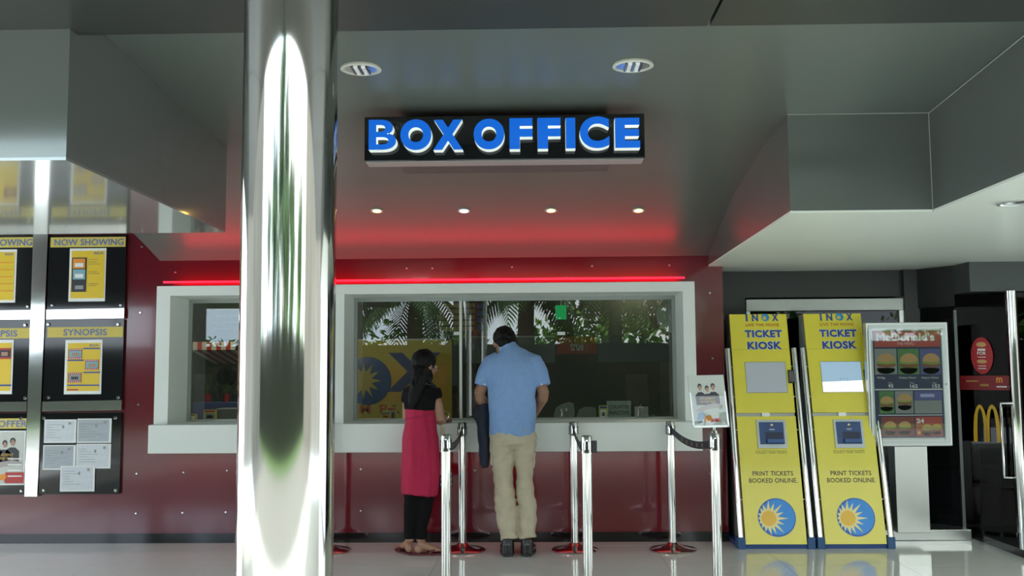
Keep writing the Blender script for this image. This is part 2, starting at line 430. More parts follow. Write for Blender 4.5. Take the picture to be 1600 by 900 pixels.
MB().box(tubeP.x+.04, 5.4, tubeP.y+.01, tubeP.y+.02, .07, hz-.01).build('side_light', dglass_m, d2)
MB().tube([(tubeP.x, tubeP.y, .055), (tubeP.x, tubeP.y, hz)], .043, 20).build('door_tube', chrome_m, d2, smooth=True)
dd = (Vector((tubeP.x, tubeP.y, 0))-Vector((gB.x, gB.y, 0))).normalized(); dn = Vector((dd.y, -dd.x, 0))
if dn.y > 0: dn = -dn
def on_door(px, py): return on_plane(px, py, Vector((gB.x, gB.y, 0)), dn)
h0 = on_door(1584, 630); h1 = on_door(1584, 746); o_ = dn*.06
b0 = on_door(1568, 634); b1 = on_door(1566, 742)
MB().tube([h0, h0+o_*.7, Vector((b0.x, b0.y, h0.z))+o_, Vector((b0.x, b0.y, h0.z-.03))+o_, Vector((b0.x, b0.y, h1.z+.03))+o_, Vector((b0.x, b0.y, h1.z))+o_, h1+o_*.7, h1], .012, 12).build('pull_handle', chrome_m, d2, smooth=True)
def door_fn(x0, x1, y0, y1, off):
    a = on_door(x0, y0); b = on_door(x1, y0); c = on_door(x0, y1)
    return lambda u, v: a+(b-a)*u+Vector((0, 0, (c.z-a.z)*(1-v)))+dn*off
fn = door_fn(1500, 1577, 587, 609, .004)
MB().slab([fn(0, 0), fn(1, 0), fn(1, 1), fn(0, 1)], dn*.002).build('red_band', mat('door_red', (.22, .006, .01), .4), d2)
def bar(f): return MB().add([f(0, 0), f(1, 0), f(1, 1), f(0, 1)], [(0, 1, 2, 3)])
f2 = door_fn(1510, 1545, 592, 604, .008)
bar(lambda u, v: f2(u*.55, .62+v*.2)).build('band_print', mat('dull_gold', (.35, .2, .04), .5), d2)
bar(lambda u, v: f2(.62+u*.38, .05+v*.3)).build('band_print', mat('dull_gold', (.35, .2, .04), .5), d2)
f2 = door_fn(1557, 1573, 590, 606, .008)
add_text(MB(), 'm', lambda u, v: f2(u*.6, .5+v*.5), .03).build('band_print', orange_m, d2); bar(lambda u, v: f2(u, .05+v*.12)).build('band_print', white_p, d2)
oval = tag(MB().slab([door_fn(1517, 1551, 527, 584, .006)(.5+.5*math.cos(a*math.pi/16), .5+.5*math.sin(a*math.pi/16)) for a in range(32)], dn*.012).build('oval_sticker', mat('sticker_red', (.42, .012, .018), .4)), 'red oval burger offer sign on the dark glass door', 'sign')
fo = door_fn(1517, 1551, 527, 584, .020)
for (a, b, c, d, m) in ((.5, .80, .23, .07, bun_m), (.5, .34, .23, .055, bun_m)):
    mbp = MB().slab([fo(a+c*math.cos(k*math.pi/10), b+d*math.sin(k*math.pi/10)) for k in range(20)], dn*.001); o = mbp.build('burger_print', m); o.parent = oval
for (t, v0, v1) in ((None, .63, .69), ('FOR', .52, .61), (None, .45, .47), (None, .21, .23), (None, .14, .16)):
    o = (add_text(MB(), t, lambda u, v: fo(.3+.4*u, v0+(v1-v0)*v), .02) if t else bar(lambda u, v: fo(.32+.36*u, v0+(v1-v0)*v))).build('sticker_text', white_p); o.parent = oval
# golden arches
mb = MB(); fa = door_fn(1520, 1562, 632, 690, .006)
def arch(u): pass
pts_o = []; N = 14
def mcurve(s):      # outline of the M as two slim arches
    outer = []; inner = []
    for i in range(N+1):
        a = math.pi*i/N
        outer.append((.25+(.27)*-math.cos(a), max(0, math.sin(a))**.75)); inner.append((.255+.135*-math.cos(a), .90*max(0, math.sin(a))**.75))
    return outer, inner
outer, inner = mcurve(0)
for sgn in (0, 1):
    for i in range(N):
        q = []
        for (u, v) in (outer[i], outer[i+1], inner[i+1], inner[i]):
            uu = u+.02; uu = uu if not sgn else 1-uu
            q.append(fa(min(1, max(0, uu)), v))
        mb.slab(q, dn*.006)
tag(mb.build('arches_logo', mat('arch_yellow', (.62, .36, .01), .35)), 'golden M shaped logo fixed to the dark glass door', 'logo')
# chairs dimly seen in the restaurant
for k, (cx, cy) in enumerate(((4.25, 9.0), (4.9, 9.3))):
    t = thing('cafe_chair', ['dim metal cafe chair behind the glass door near its hinge', 'dim metal cafe chair behind the glass door near its tube'][k], 'chair', (cx, cy, 0), 'cafe chairs behind the glass door')
    MB().box(cx-.19, cx+.19, cy-.19, cy+.19, .43, .46).build('seat', steel_m, t); MB().tube([(cx-.18, cy+.18, .45), (cx-.18, cy+.2, .84), (cx+.18, cy+.2, .84), (cx+.18, cy+.18, .45)], .012, 8).build('backrest', steel_m, t)
    for a in (-1, 1):
        for b in (-1, 1): MB().tube([(cx+a*.17, cy+b*.17, .43), (cx+a*.19, cy+b*.19, 0)], .012, 8).build('leg', steel_m, t)

# ================================================================== PILLAR
pc = W(448.5, 585, 3.05); pr = 148.5/F*3.05/2*.997
MB_ = MB().lathe((pc.x, 3.05, 0), [(pr, 0), (pr, 1.2), (pr, ZS)], 96)
pil = MB_.build('steel_column', pillar_m, smooth=True, org=(pc.x, 3.05, 0))
tag(pil, 'tall round polished steel column in the foreground', 'column')

# ================================================================== BOX OFFICE SIGN
YB = 5.0
a = W(569.5, 182, YB); b = W(1008, 249, YB); zt_ = WZ(789, 180, YB); zb_ = WZ(789, 249.5, YB)
sg = thing('box_office_sign', 'black hanging sign with blue raised letters reading BOX OFFICE', 'sign', ((a.x+b.x)/2, YB, zb_))
MB().box(a.x, b.x, YB, YB+.13, zb_, zt_).build('sign_panel', gblack_m, sg, bevel=.004)
MB().box(a.x+.006, b.x-.006, YB+.01, YB+.125, zb_-.004, zb_).build('bottom_plate', mat('sign_under', (.35, .36, .35), .3, .3), sg)
mx0 = WX(632, 262, 5.4); mx1 = WX(948, 260, 5.4)
MB().box(mx0, mx1, YB+.13, 5.42, zb_+.018, 2.66).build('mounting_box', mat('sign_mount', (.10, .10, .095), .4, .4), sg)
for x in (mx0+.1, mx1-.1): MB().box(x-.02, x+.02, YB+.2, YB+.24, 2.6, ceil_z(YB+.2)+.01).build('hanger', chrome_m, sg)
LT = [('B', 576, 619, 187, 234), ('O', 625.5, 674, 186.5, 234.5), ('X', 677, 723, 187, 234), ('O', 740, 788, 185.5, 233.5), ('F', 796, 832, 184.5, 233), ('F', 840, 876, 184, 232.5), ('I', 884, 899, 184, 232), ('C', 906, 952, 182, 231.5), ('E', 961, 1000, 184, 231)]
LD = .062
for ch, x0, x1, y0, y1 in LT:
    # front at YB-LD, side walls back to panel
    mb = MB(); f = rect_fn(x0, x1, y0, y1, YB-LD)
    add_text(mb, ch, lambda u, v: Vector(f(u, v))+Vector((0, LD, 0)), {'B': .022, 'X': .07, 'F': .06, 'I': .08, 'C': .046, 'E': .05}.get(ch, .062), depth=(0, -LD, 0))
    mb.build('letter', [sblu_m, swht_m], sg)

# ================================================================== CEILING LIGHTS
for k, (px, py) in enumerate(((564, 107), (989, 102))):
    Y = 4.5
    for _ in range(20): Y = (lambda p: Y+.5*((p.z-ceil_z(Y))*-1/max(.05, (p.z-CAM.z)/Y)*-1 if False else (ceil_z(Y)-p.z)/((p.z-CAM.z)/Y)))(W(px, py, Y))
    p = W(px, py, Y)
    t = thing('recessed_downlight', ['large recessed round downlight beside the steel column', 'large recessed round downlight above the right end of the hanging sign'][k], 'ceiling light', p, 'large recessed downlights')
    r = .093
    MB().lathe(p, [(r, .004), (r+.003, -.006), (r-.012, -.010), (r-.016, .004)], 32).build('trim_ring', mat('ring_cream', (.55, .56, .48), .4), t, smooth=True)
    MB().lathe(p, [(r-.016, -.005), (r-.03, -.003), (.02, -.0025)], 32).build('reflector', mat('reflector', (.7, .72, .7), .15, .9), t, smooth=True)
    for x in (-.035, 0, .035): MB().box(p.x+x-.004, p.x+x+.004, p.y-.06, p.y+.06, p.z-.012, p.z-.003).build('louvre', mat('louvre', (.25, .26, .25), .2, .9), t)
    for x in (-.018, .018): MB().tube([(p.x+x, p.y-.05, p.z-.008), (p.x+x, p.y+.05, p.z-.008)], .010, 10).build('lamp_tube', mat('lamp_tube', (.8, .82, .8), .4), t, smooth=True)
SPL = ['leftmost of the four small spotlights in the ceiling', 'small white spotlight second from the left in the ceiling row', 'small amber spotlight third from the left in the ceiling row', 'rightmost of the four small spotlights in the ceiling']
for k, (px, py) in enumerate(((589, 328.5), (725, 328.5), (861, 328), (997.5, 328))):
    Y = 7.0
    for _ in range(30): p = W(px, py, Y); Y += .4*(ceil_z(Y)-p.z)/((p.z-CAM.z)/Y)
    p = W(px, py, Y); s_ = (ceil_z(Y+.05)-ceil_z(Y-.05))/.1
    t = thing('ceiling_spotlight', SPL[k], 'spotlight', p, 'small ceiling spotlights')
    rot = Matrix.Rotation(math.atan(s_), 4, 'X')
    def tilt(mb):
        mb.v = [p+(rot @ (v-p)) for v in mb.v]; return mb
    tilt(MB().lathe(p, [(.044, .002), (.046, -.006), (.032, -.008), (.030, .002)], 24)).build('trim_ring', mat('spot_ring', (.45, .46, .42), .35, .3), t, smooth=True)
    tilt(MB().lathe(p, [(.030, -.004), (.018, -.0075), (.003, -.009)], 20)).build('lamp', spotw_m if k == 1 else spot_m, t, smooth=True)
p = on_z(1588, 316, ZB)
t = thing('soffit_downlight', 'round downlight under the pale soffit at the right edge', 'ceiling light', p)
MB().lathe(p, [(.09, 0), (.092, -.008), (.075, -.010), (.07, -.002)], 32).build('trim_ring', silver_m, t, smooth=True); MB().lathe(p, [(.07, -.003), (.03, -.004)], 24).build('reflector', MATS['reflector'], t, smooth=True)

# ================================================================== NOTICE BOARDS (left)
YN = YW-.03
def flat(parent, name, x0, x1, y0, y1, Y, m, th=.0015):
    return bx(x0, x1, y0, y1, Y-th, Y).build(name, m, parent)
def txt(parent, name, s, x0, x1, y0, y1, Y, m, bold=0., sp=1.):
    return add_text(MB(), s, rect_fn(x0, x1, y0, y1, Y), bold, sp).build(name, m, parent)
def board(label, x0, x1, y0, y1):
    p = W((x0+x1)/2, y1, YN)
    t = thing('notice_board', label, 'notice board', p, 'black glass notice boards')
    bx(x0, x1, y0, y1, YN, YW-.001).build('black_panel', gblack_m, t)
    for cx in (x0+7, x1-7):
        for cy in (y0+8 if y0 > 380 else None, y1-6):
            if cy is None: continue
            MB().lathe(W(cx, cy, YN), [(.013, 0), (.013, .012), (.008, .017)], 14, 'Y').build('bolt', chrome_m, t, smooth=True)
    return t
def header(t, x0, x1, y0, y1, s, tx0, tx1):
    h = flat(t, 'header_strip', x0, x1, y0, y1, YN-.001, ystrip_m, .003)
    hgt = y1-y0
    txt(t, 'header_text', s, tx0, tx1, y0+hgt*.18, y1-hgt*.16, YN-.0055, sblue_m, .02, 1.05)
def poster(label, x0, x1, y0, y1, m=white_p, cat='poster', Y=YN-.003):
    t = thing('film_poster' if cat == 'poster' else 'paper_notice', label, cat, W((x0+x1)/2, y1, Y), 'papers on the notice boards')
    flat(t, 'sheet', x0, x1, y0, y1, Y, m, .002); return t
# right column
b1 = board('black glass notice board headed NOW SHOWING nearest the window', 75, 196, 368, 483)
header(b1, 79, 196, 370.5, 386, 'NOW SHOWING', 85, 193)
b2 = board('black glass notice board headed SYNOPSIS nearest the window', 69, 192, 499, 627)
header(b2, 74, 192, 511, 527, 'SYNOPSIS', 99, 167)
b3 = board('black glass notice board holding five grey paper sheets', 62, 188, 645, 772)
# left column (runs out of frame)
b4 = board('black glass notice board headed NOW SHOWING at the left edge', -70, 51, 368, 485)
header(b4, -66, 51, 371, 387, 'NOW SHOWING', -58, 50)
b5 = board('black glass notice board headed SYNOPSIS at the left edge', -76, 47, 500, 628)
header(b5, -72, 47, 513, 529, 'SYNOPSIS', -42, 27)
b6 = board('black glass notice board with an OFFERS header at the left edge', -82, 41, 646, 773)
header(b6, -78, 41, 654, 670, '& OFFERS', -18, 49)
# NOW SHOWING poster (three stills)
Yp = YN-.0055
p = poster('yellow NOW SHOWING poster with a strip of three film stills', 108, 165, 388, 471)
flat(p, 'yellow_print', 111, 163, 392, 466, Yp, pyel_m); 
flat(p, 'film_strip', 112, 135, 402.5, 456, Yp-.002, pdark_m)
for y0, cols in ((404, (orange_m, white_p)), (421, (pteal_m, white_p)), (439, (pdark_m, pgrey_m))):
    flat(p, 'film_still', 114, 133, y0, y0+15.5, Yp-.004, cols[0]); flat(p, 'film_still_detail', 117, 130, y0+7, y0+13, Yp-.006, cols[1])
for y0 in (405, 409, 412, 424, 427, 443, 446): flat(p, 'text_line', 138, 138+random.uniform(12, 22), y0, y0+1.2, Yp-.002, gold_m)
txt(p, 'poster_logo', 'INOX', 147, 162, 393.5, 397.5, Yp-.002, blue_m, .02)
# SYNOPSIS poster
p = poster('yellow SYNOPSIS poster with three staggered film stills', 101, 159, 531, 616)
flat(p, 'yellow_print', 105, 156, 536, 611, Yp, pyel_m)
for x0, y0, m in ((107, 545, pteal_m), (133, 562, pteal_m), (106, 582, pgrey_m)):
    flat(p, 'film_strip', x0, x0+21, y0, y0+16, Yp-.002, redp_m); flat(p, 'film_still', x0+1, x0+20, y0+3, y0+13, Yp-.004, m); flat(p, 'film_still_detail', x0+5, x0+16, y0+6.5, y0+11, Yp-.006, skinp_m if m is pteal_m else pdark_m)
    for k in range(6):
        for dy in (.6, 14): flat(p, 'sprocket', x0+1.4+k*3.3, x0+3+k*3.3, y0+dy, y0+dy+1.4, Yp-.004, white_p)
for x0, x1, y0 in ((130, 156, 543.5), (105, 131, 562), (130, 156, 581), (105, 155, 601)): flat(p, 'blue_band', x0, x1, y0, y0+2, Yp-.002, blue_m)
txt(p, 'poster_logo', 'INOX', 140, 154, 538, 541.5, Yp-.002, blue_m, .02); flat(p, 'red_band', 105, 122, 608, 610, Yp-.002, redp_m)
# five grey sheets
for k, (x0, x1, y0, y1, m, lab) in enumerate(((69, 119, 655.5, 692, paper_m, 'pale paper sheet, upper left of the five pinned on the black board'), (120.5, 174, 654, 692, paper2_m, 'grey paper sheet, upper right of the five pinned on the black board'),
        (67, 118, 695.5, 734, paper2_m, 'grey paper sheet, middle left of the five pinned on the black board'), (119, 173, 693.5, 732, paper_m, 'pale paper sheet, middle right of the five pinned on the black board'), (94, 148, 728, 768, paper_m, 'lowest paper sheet pinned under the other four'))):
    p = poster(lab, x0, x1, y0, y1, white_p, 'notice', YN-.003-(.004 if k == 4 else 0)); Yq = Yp-(.004 if k == 4 else 0)
    flat(p, 'printed_area', x0+1.5, x1-4, y0+1.5, y1-2, Yq, m)
    for q in range(6): flat(p, 'text_line', x0+4, x0+random.uniform(14, 40), y0+8+q*4, y0+8.6+q*4, Yq-.002, pgrey_m)
    flat(p, 'stamp', x1-12, x1-8, y0+4, y0+8, Yq-.002, pgrey_m); flat(p, 'stamp', x0+28, x0+31, y0+9, y0+14, Yq-.002, pgrey_m)
# left column posters
p = poster('yellow poster cut by the left edge under NOW SHOWING', -30, 25, 390, 473)
flat(p, 'yellow_print', -27, 22, 394, 469, Yp, pyel_m); txt(p, 'poster_logo', 'INOX', 8, 21, 396, 399, Yp-.002, blue_m, .02)
for q in range(5): flat(p, 'text_line', -5, 20, 410+q*11, 411.3+q*11, Yp-.002, orange_m)
p = poster('yellow poster cut by the left edge under SYNOPSIS', -36, 20, 531, 616)
flat(p, 'yellow_print', -33, 17, 536, 611, Yp, pyel_m); flat(p, 'film_strip', -4, 17, 544, 561, Yp-.002, redp_m); flat(p, 'film_still', -3, 16, 547, 558, Yp-.004, pdark_m); flat(p, 'film_still_detail', 2, 12, 550, 556, Yp-.006, skinp_m); flat(p, 'blue_band', -33, 17, 601, 603.5, Yp-.002, blue_m)
def trio_print(p, fn, off, bg, tz=0.):
    """three dark dressed figures (generic) with a title: fn(u,v,w)->pos"""
    def ell(n_, cu, cv, ru, rv, m, w): MB().add([fn(cu+ru*math.cos(k*math.pi/8), cv+rv*math.sin(k*math.pi/8), w) for k in range(16)], [tuple(range(16))]).build(n_, m, p)
    def poly(n_, pts, m, w): MB().add([fn(u, v, w) for u, v in pts], [tuple(range(len(pts)))]).build(n_, m, p)
    for cu, cv, s in ((.27, .80, 1.), (.5, .76, .95), (.70, .80, 1.05)):
        poly('figure_print', [(cu-.16*s, .42), (cu-.17*s, cv-.17), (cu-.07*s, cv-.10), (cu+.07*s, cv-.10), (cu+.17*s, cv-.17), (cu+.17*s, .42)], pdark_m, off)
        ell('hair_print', cu, cv+.025, .068*s, .062*s, pdark_m, off*1.5); ell('face_print', cu+.005, cv-.01, .05*s, .058*s, skinp_m, off*2)
    add_text(MB(), 'STUDENT', lambda u, v: fn(.24+.50*u, .535+.05*v, off*2.6), .03).build('title_print', gold_m, p)
    add_text(MB(), 'OF THE YEAR', lambda u, v: fn(.24+.50*u, .465+.05*v, off*2.6), .03).build('title_print', gold_m, p)
    poly('floor_print', [(0.06, .30), (.3, .40), (.7, .46), (.95, .42), (.95, .36), (.5, .33), (.2, .27)], mat('poster_dusty', (.40, .36, .34), .5), off*1.4)
    for k, (m, a, b, c, d) in enumerate(((pblue_m, .08, .32, .10, .28), (orange_m, .30, .58, .06, .20), (redp_m, .50, .85, .04, .14), (MATS['header_blue'], .08, .25, .03, .10))):
        poly('artwork_print', [(a, c), (b, c+.02), (b-.04, d), (a+.05, d-.03)], m, off*(1.5+k*.2))
p = poster('film poster of three dark dressed figures below the OFFERS header', -25, 39, 673, 758)
f = rect_fn(-23, 37, 675, 756, Yp)
MB().add([f(0, 0), f(1, 0), f(1, 1), f(0, 1)], [(0, 1, 2, 3)]).build('print_ground', mat('poster_pale', (.55, .57, .52), .5), p)
trio_print(p, lambda u, v, w: Vector(f(u, v))+Vector((0, -w, 0)), .0012, None)
flat(p, 'red_block', 8, 37, 738, 755, Yp-.0005, redp_m); 
for q in range(4): flat(p, 'text_line', 12, 34, 716+q*9, 718+q*9, Yp-.003, white_p)
# mirror strips between the boards
def strip(label, pts, th=.02):
    P = [W(x, y, YN-.012) for x, y in pts]
    o = MB().slab(P, (0, th, 0)).build('steel_strip', strip_m, org=P[0]); tag(o, label, 'trim strip', 'mirror steel strips between boards')
strip('upright mirror steel strip between the two columns of notice boards', [(52, 362), (75, 362), (58, 776), (38, 776)])
strip('level mirror strip under the NOW SHOWING board nearest the window', [(72.5, 484), (194, 481.5), (193.5, 497), (72, 499)])
strip('level mirror strip under the SYNOPSIS board nearest the window', [(66, 627.5), (190, 625), (189.5, 641), (65.5, 643)])
strip('level mirror strip under the NOW SHOWING board at the left edge', [(-75, 486), (47.5, 484.5), (47, 499), (-75, 500)])
strip('level mirror strip under the SYNOPSIS board at the left edge', [(-80, 629), (42, 627.5), (41.5, 643), (-80, 644)])

# ================================================================== STANCHIONS
base_m = mat('stanchion_base', (.55, .45, .44), .1, 1.)  # reflection of the red wall tinted into the chrome
belt_m = mat('belt_navy', (.012, .014, .03), .6)
SH = .953
def stanchion(label, px, py, Y, top_py=None):
    """px,py: a pixel on the post axis"""
    p = W(px, py, Y); x, y = p.x, Y
    t = thing('queue_stanchion', label, 'stanchion', (x, y, 0), 'chrome queue stanchions')
    MB().lathe((x, y, 0), [(.172, 0), (.174, .010), (.165, .018), (.11, .030), (.05, .045), (.034, .060), (.030, .062)], 48).build('base', base_m, t, smooth=True)
    MB().lathe((x, y, 0), [(.030, .06), (.030, SH-.10)], 32).build('post', chrome_m, t, smooth=True)
    c = MB().lathe((x, y, 0), [(.0325, SH-.105), (.0325, SH-.008), (.027, SH), (.010, SH+.001)], 32).build('belt_head', chrome_m, t, smooth=True)
    for a in (0, 1, 2, 3):
        dx, dy = ((1, 0), (0, 1), (-1, 0), (0, -1))[a]
        s = MB(); 
        cx, cy = x+dx*.031, y+dy*.031
        s.box(cx-(.004 if dx else .009), cx+(.004 if dx else .009), cy-(.004 if dy else .009), cy+(.004 if dy else .009), SH-.095, SH-.03); s.build('belt_slot', black_m, c)
    return t, (x, y)
st = {}
st['r0'] = stanchion('chrome queue post mostly hidden behind the steel column', 513, 760, 7.462)
st['r1'] = stanchion('chrome queue post standing between the woman and the man near the wall', 722.5, 740, 7.462)
st['r2'] = stanchion('chrome queue post near the wall just right of the man', 897, 740, 7.462)
st['r3'] = stanchion('chrome queue post near the wall in front of the window right end', 1049, 740, 7.462)
st['f1'] = stanchion('front chrome queue post in front of the woman in the red dress', 697, 780, 6.02)
st['f2'] = stanchion('front chrome queue post right of the man, base out of frame', 917.5, 780, 5.85)
st['f3'] = stanchion('chrome queue post carrying the framed film flyer', 1118.5, 780, 6.0)
def belt(a, b, parent, sag):
    A = Vector((*a, SH-.062)); B = Vector((*b, SH-.062)); d = (B-A); h = Vector((d.x, d.y, 0)).normalized()
    A += h*.034; B -= h*.034; n_ = Vector((-h.y, h.x, 0))*.0012; mb = MB(); N = 14; up = Vector((0, 0, .024))
    pts = []
    for i in range(N+1):
        t = i/N; c = A.lerp(B, t)-Vector((0, 0, sag*4*t*(1-t))); pts.append(c)
    vs = []; fs = []
    for c in pts: vs += [c-up-n_, c+up-n_, c+up+n_, c-up+n_]
    for i in range(N):
        for k in range(4): fs.append((i*4+k, i*4+(k+1) % 4, i*4+4+(k+1) % 4, i*4+4+k))
    fs += [(0, 1, 2, 3), (N*4+3, N*4+2, N*4+1, N*4)]
    o = MB().add(vs, fs).build('belt', belt_m, parent)
    MB().box(B.x-.012, B.x+.03, B.y-.02, B.y+.02, B.z-.03, B.z+.03).build('belt_clip', black_m, parent)
    for t in (.3, .42, .54, .66, .78):
        c = A.lerp(B, t)-Vector((0, 0, sag*4*t*(1-t)))
        for sgn in (-1, 1):
            nn = n_*1.5*sgn; q = MB(); e = h*.016; q.add([c-e*.9-up*.55+nn, c-e*.3-up*.55+nn, c-e*.3+up*.5+nn, c-e*.9+up*.5+nn], [(0, 1, 2, 3)])
            q.add([c+e*.1-up*.55+nn, c+e*.7-up*.55+nn, c+e*.7+up*.5+nn, c+e*.1+up*.5+nn], [(0, 1, 2, 3)]); q.add([c-e+up*.2+nn, c+e+up*.2+nn, c+e+up*.4+nn, c-e+up*.4+nn], [(0, 1, 2, 3)])
            qq = q.build('belt_mark', gold_m); qq.parent = o; qq.data.transform(Matrix.Translation(-ORG[o.name]))
for k in '123': belt(st['r'+k][1], st['f'+k][1], st['r'+k][0], .05)
# front belt box on f2
x, y = st['f2'][1]; MB().box(x+.03, x+.06, y-.02, y+.02, SH-.10, SH-.03).build('belt_clip', black_m, st['f2'][0])

# framed flyer on the front post
x, y = st['f3'][1]
t = thing('flyer_holder', 'tilted clear frame holding a film flyer on top of a queue post', 'sign holder', (x, y, SH))
MB().lathe((x, y, SH), [(.022, 0), (.018, .015), (.008, .02), (.008, .045)], 20).build('swivel', chrome_m, t, smooth=True)
yh = y-.01; th = math.radians(8); sgn = math.radians(-3.0)
c0 = Vector((x-.020, yh, SH+.035)); U = Vector((math.cos(sgn), 0, math.sin(-sgn)*.35)); V = Vector((-.062, math.sin(th), math.cos(th))).normalized(); Nn = U.cross(V).normalized()
if Nn.y > 0: Nn = -Nn
hw = .110; hh = .318
def hf(u, v, w=0): return c0+U*((u-.5)*2*hw)+V*(v*hh)+Nn*w
MB().slab([hf(0, 0), hf(1, 0), hf(1, 1), hf(0, 1)], -Nn*.008).build('backing', mat('holder_grey', (.5, .52, .5), .4), t)
for (a, b, c, d) in ((0, .05, 0, .68), (.95, 1, 0, .68), (0, 1, 0, .04)):
    MB().slab([hf(a, c, .001), hf(b, c, .001), hf(b, d, .001), hf(a, d, .001)], Nn*.008).build('holder_rail', silver_m, t)
fly = MB().slab([hf(.04, .04, .0005), hf(.96, .04, .0005), hf(.985, .985, .0005), hf(.015, .985, .0005)], Nn*.001).build('flyer', mat('flyer_ground', (.52, .55, .50), .5), t)
trio_print(t, lambda u, v, w: hf(.08+.84*u, .06+.88*v, .0018+w), .0006, None)
MB().slab([hf(.03, .03, .006), hf(.97, .03, .006), hf(.97, .6, .006), hf(.03, .6, .006)], Nn*.002).build('clear_cover', acry_m, t)

# ================================================================== TICKET KIOSKS
kb = on_z(1213.5, 858, 0); KY = kb.y
kt_z = 1.78; lean = .40; z0k = .035
kp0 = Vector((kb.x, KY, z0k)); KV = Vector((0, lean, kt_z-z0k)); KL = KV.length; KV = KV.normalized(); KN = Vector((0, -KV.z, KV.y))
def K(u, v, w=0): return kp0+Vector((u, 0, 0))+KV*v+KN*w
def kuv(px, py):
    p = on_plane(px, py, kp0, KN)-kp0; return p.x, p.dot(KV)
def zA(x, y): return 1130+x/4.285, 470+y/4.285
def zB(x, y): return 1130+x/3.915, 640+y/3.915
kk = thing('ticket_kiosk', 'yellow ticket kiosk standing nearest the red wall', 'kiosk', (kb.x, KY, 0), 'yellow ticket kiosks')
def kquad(name, u0, u1, v0, v1, m, w0=0., w1=.002, parent=kk):
    return MB().slab([K(u0, v0, w0), K(u1, v0, w0), K(u1, v1, w0), K(u0, v1, w0)], KN*(w1-w0)).build(name, m, parent)
hwk = .2275
vsplit1 = kuv(1200, 646.5)[1]; vseam = kuv(1190, 546)[1]
kquad('lower_door', -hwk, hwk, 0, vsplit1-.02, yellow_m, -.02, 0)
kquad('screen_panel', -hwk, hwk, vsplit1+.008, vseam-.001, yellow_m, -.02, 0)
kquad('header_panel', -hwk, hwk, vseam+.001, KL, yellow_m, -.02, -.001)
kquad('gap_catch', -.03, .03, vsplit1-.02, vsplit1+.008, silver_m, -.02, -.004)
# body wedge behind the face
side_m = mat('kiosk_side', (.42, .43, .40), .4, .3)
yb = KY+.55
mb = MB()
ring = []
for sx in (-hwk, hwk):
    a = K(sx, .0, -.021); b_ = K(sx, KL, -.021); ring.append([a, b_, Vector((b_.x, yb, b_.z)), Vector((a.x, yb, a.z))])
A, B = ring
mb.add(A+B, [(0, 1, 2, 3), (7, 6, 5, 4), (0, 4, 5, 1), (1, 5, 6, 2), (2, 6, 7, 3), (3, 7, 4, 0)]); mb.build('cabinet', side_m, kk)
MB().box(kb.x-.28, kb.x+.28, KY+.012, yb+.02, 0, .035).build('plinth', navy_m, kk)
for sx in (-1, 1):
    MB().box(kb.x+sx*.232, kb.x+sx*.288, KY-.012, KY+.10, 0, .085).build('foot_block', mat('kiosk_foot', (.03, .09, .22), .4), kk, bevel=.004)
    vt = kuv(1145, 545)[1]
    MB().tube([K(sx*.262, .05, .0), K(sx*.262, vt, .0)], .021, 16).build('chrome_tube', chrome_m, kk, smooth=True)
    for vv in (.33, .86, 1.12, 1.36): MB().tube([K(sx*.22, vv, -.01), K(sx*.262, vv, -.01)], .006, 8).build('tube_bracket', chrome_m, kk, smooth=True)
def ktext(s, p0, p1, m, w=.0015, bold=.02, sp=1., zf=zA, shear=0., parent=kk, name='printed_text'):
    u0, v1 = kuv(*zf(*p0)); u1, v0 = kuv(*zf(*p1))
    return add_text(MB(), s, lambda u, v: K(u0+(u1-u0)*u, v0+(v1-v0)*v, w), bold, sp, shear).build(name, m, parent)
def kdisc(name, cu, cv, r, m, w, pts=None, n=32):
    P = pts or [(cu+r*math.cos(2*math.pi*k/n), cv+r*math.sin(2*math.pi*k/n)) for k in range(n)]
    return MB().add([K(u, v, w) for u, v in P], [tuple(range(len(P)))]).build(name, m, kk)
def klogo(cu, cv, r, rays=16):
    if r < .05:
        kdisc('globe_print', cu, cv, r, mat('globe_small', (.03, .25, .55), .4), .0015); kdisc('globe_shade', cu-r*.2, cv-r*.12, r*.62, mat('globe_teal', (.12, .45, .55), .4), .0019); kdisc('sun_core_print', cu-r*.25, cv-r*.2, r*.40, mat('sun_gold', (.85, .50, .04), .4), .0023); return
    kdisc('globe_print', cu, cv, r, mat('globe_blue', (.01, .10, .42), .4), .0015)
    kdisc('globe_shade', cu+r*.06, cv-r*.06, r*.9, mat('globe_sky', (.02, .26, .72), .4), .0019, [(cu+r*.05+r*.9*math.cos(a*math.pi/16), cv+r*.02+r*.92*math.sin(a*math.pi/16)) for a in range(32)])
    sx, sy = cu-r*.42, cv-r*.05; P = []
    for k in range(rays*2):
        a = math.pi*k/rays; rr = (r*1.05 if k % 4 == 0 else r*.86) if k % 2 == 0 else r*.46
        u, v = sx+rr*math.cos(a), sy+rr*math.sin(a)
        d = math.hypot(u-cu, v-cv)
        if d > r*.985: u = cu+(u-cu)*r*.985/d; v = cv+(v-cv)*r*.985/d
        P.append((u, v))
    vs = [K(sx, sy, .0023)]+[K(u, v, .0023) for u, v in P]
    MB().add(vs, [(0, 1+k, 1+(k+1) % len(P)) for k in range(len(P))]).build('sunburst_print', mat('sun_pale', (.85, .74, .30), .4), kk)
    vs = [(sx+r*.40*math.cos(k*math.pi/10), sy+r*.40*math.sin(k*math.pi/10)) for k in range(20)]
    P2 = []
    for u, v in vs:
        d = math.hypot(u-cu, v-cv)
        if d > r*.985: u = cu+(u-cu)*r*.985/d; v = cv+(v-cv)*r*.985/d
        P2.append((u, v))
    MB().add([K(u, v, .0027) for u, v in P2], [tuple(range(20))]).build('sun_core_print', mat('sun_gold', (.85, .50, .04), .4), kk)
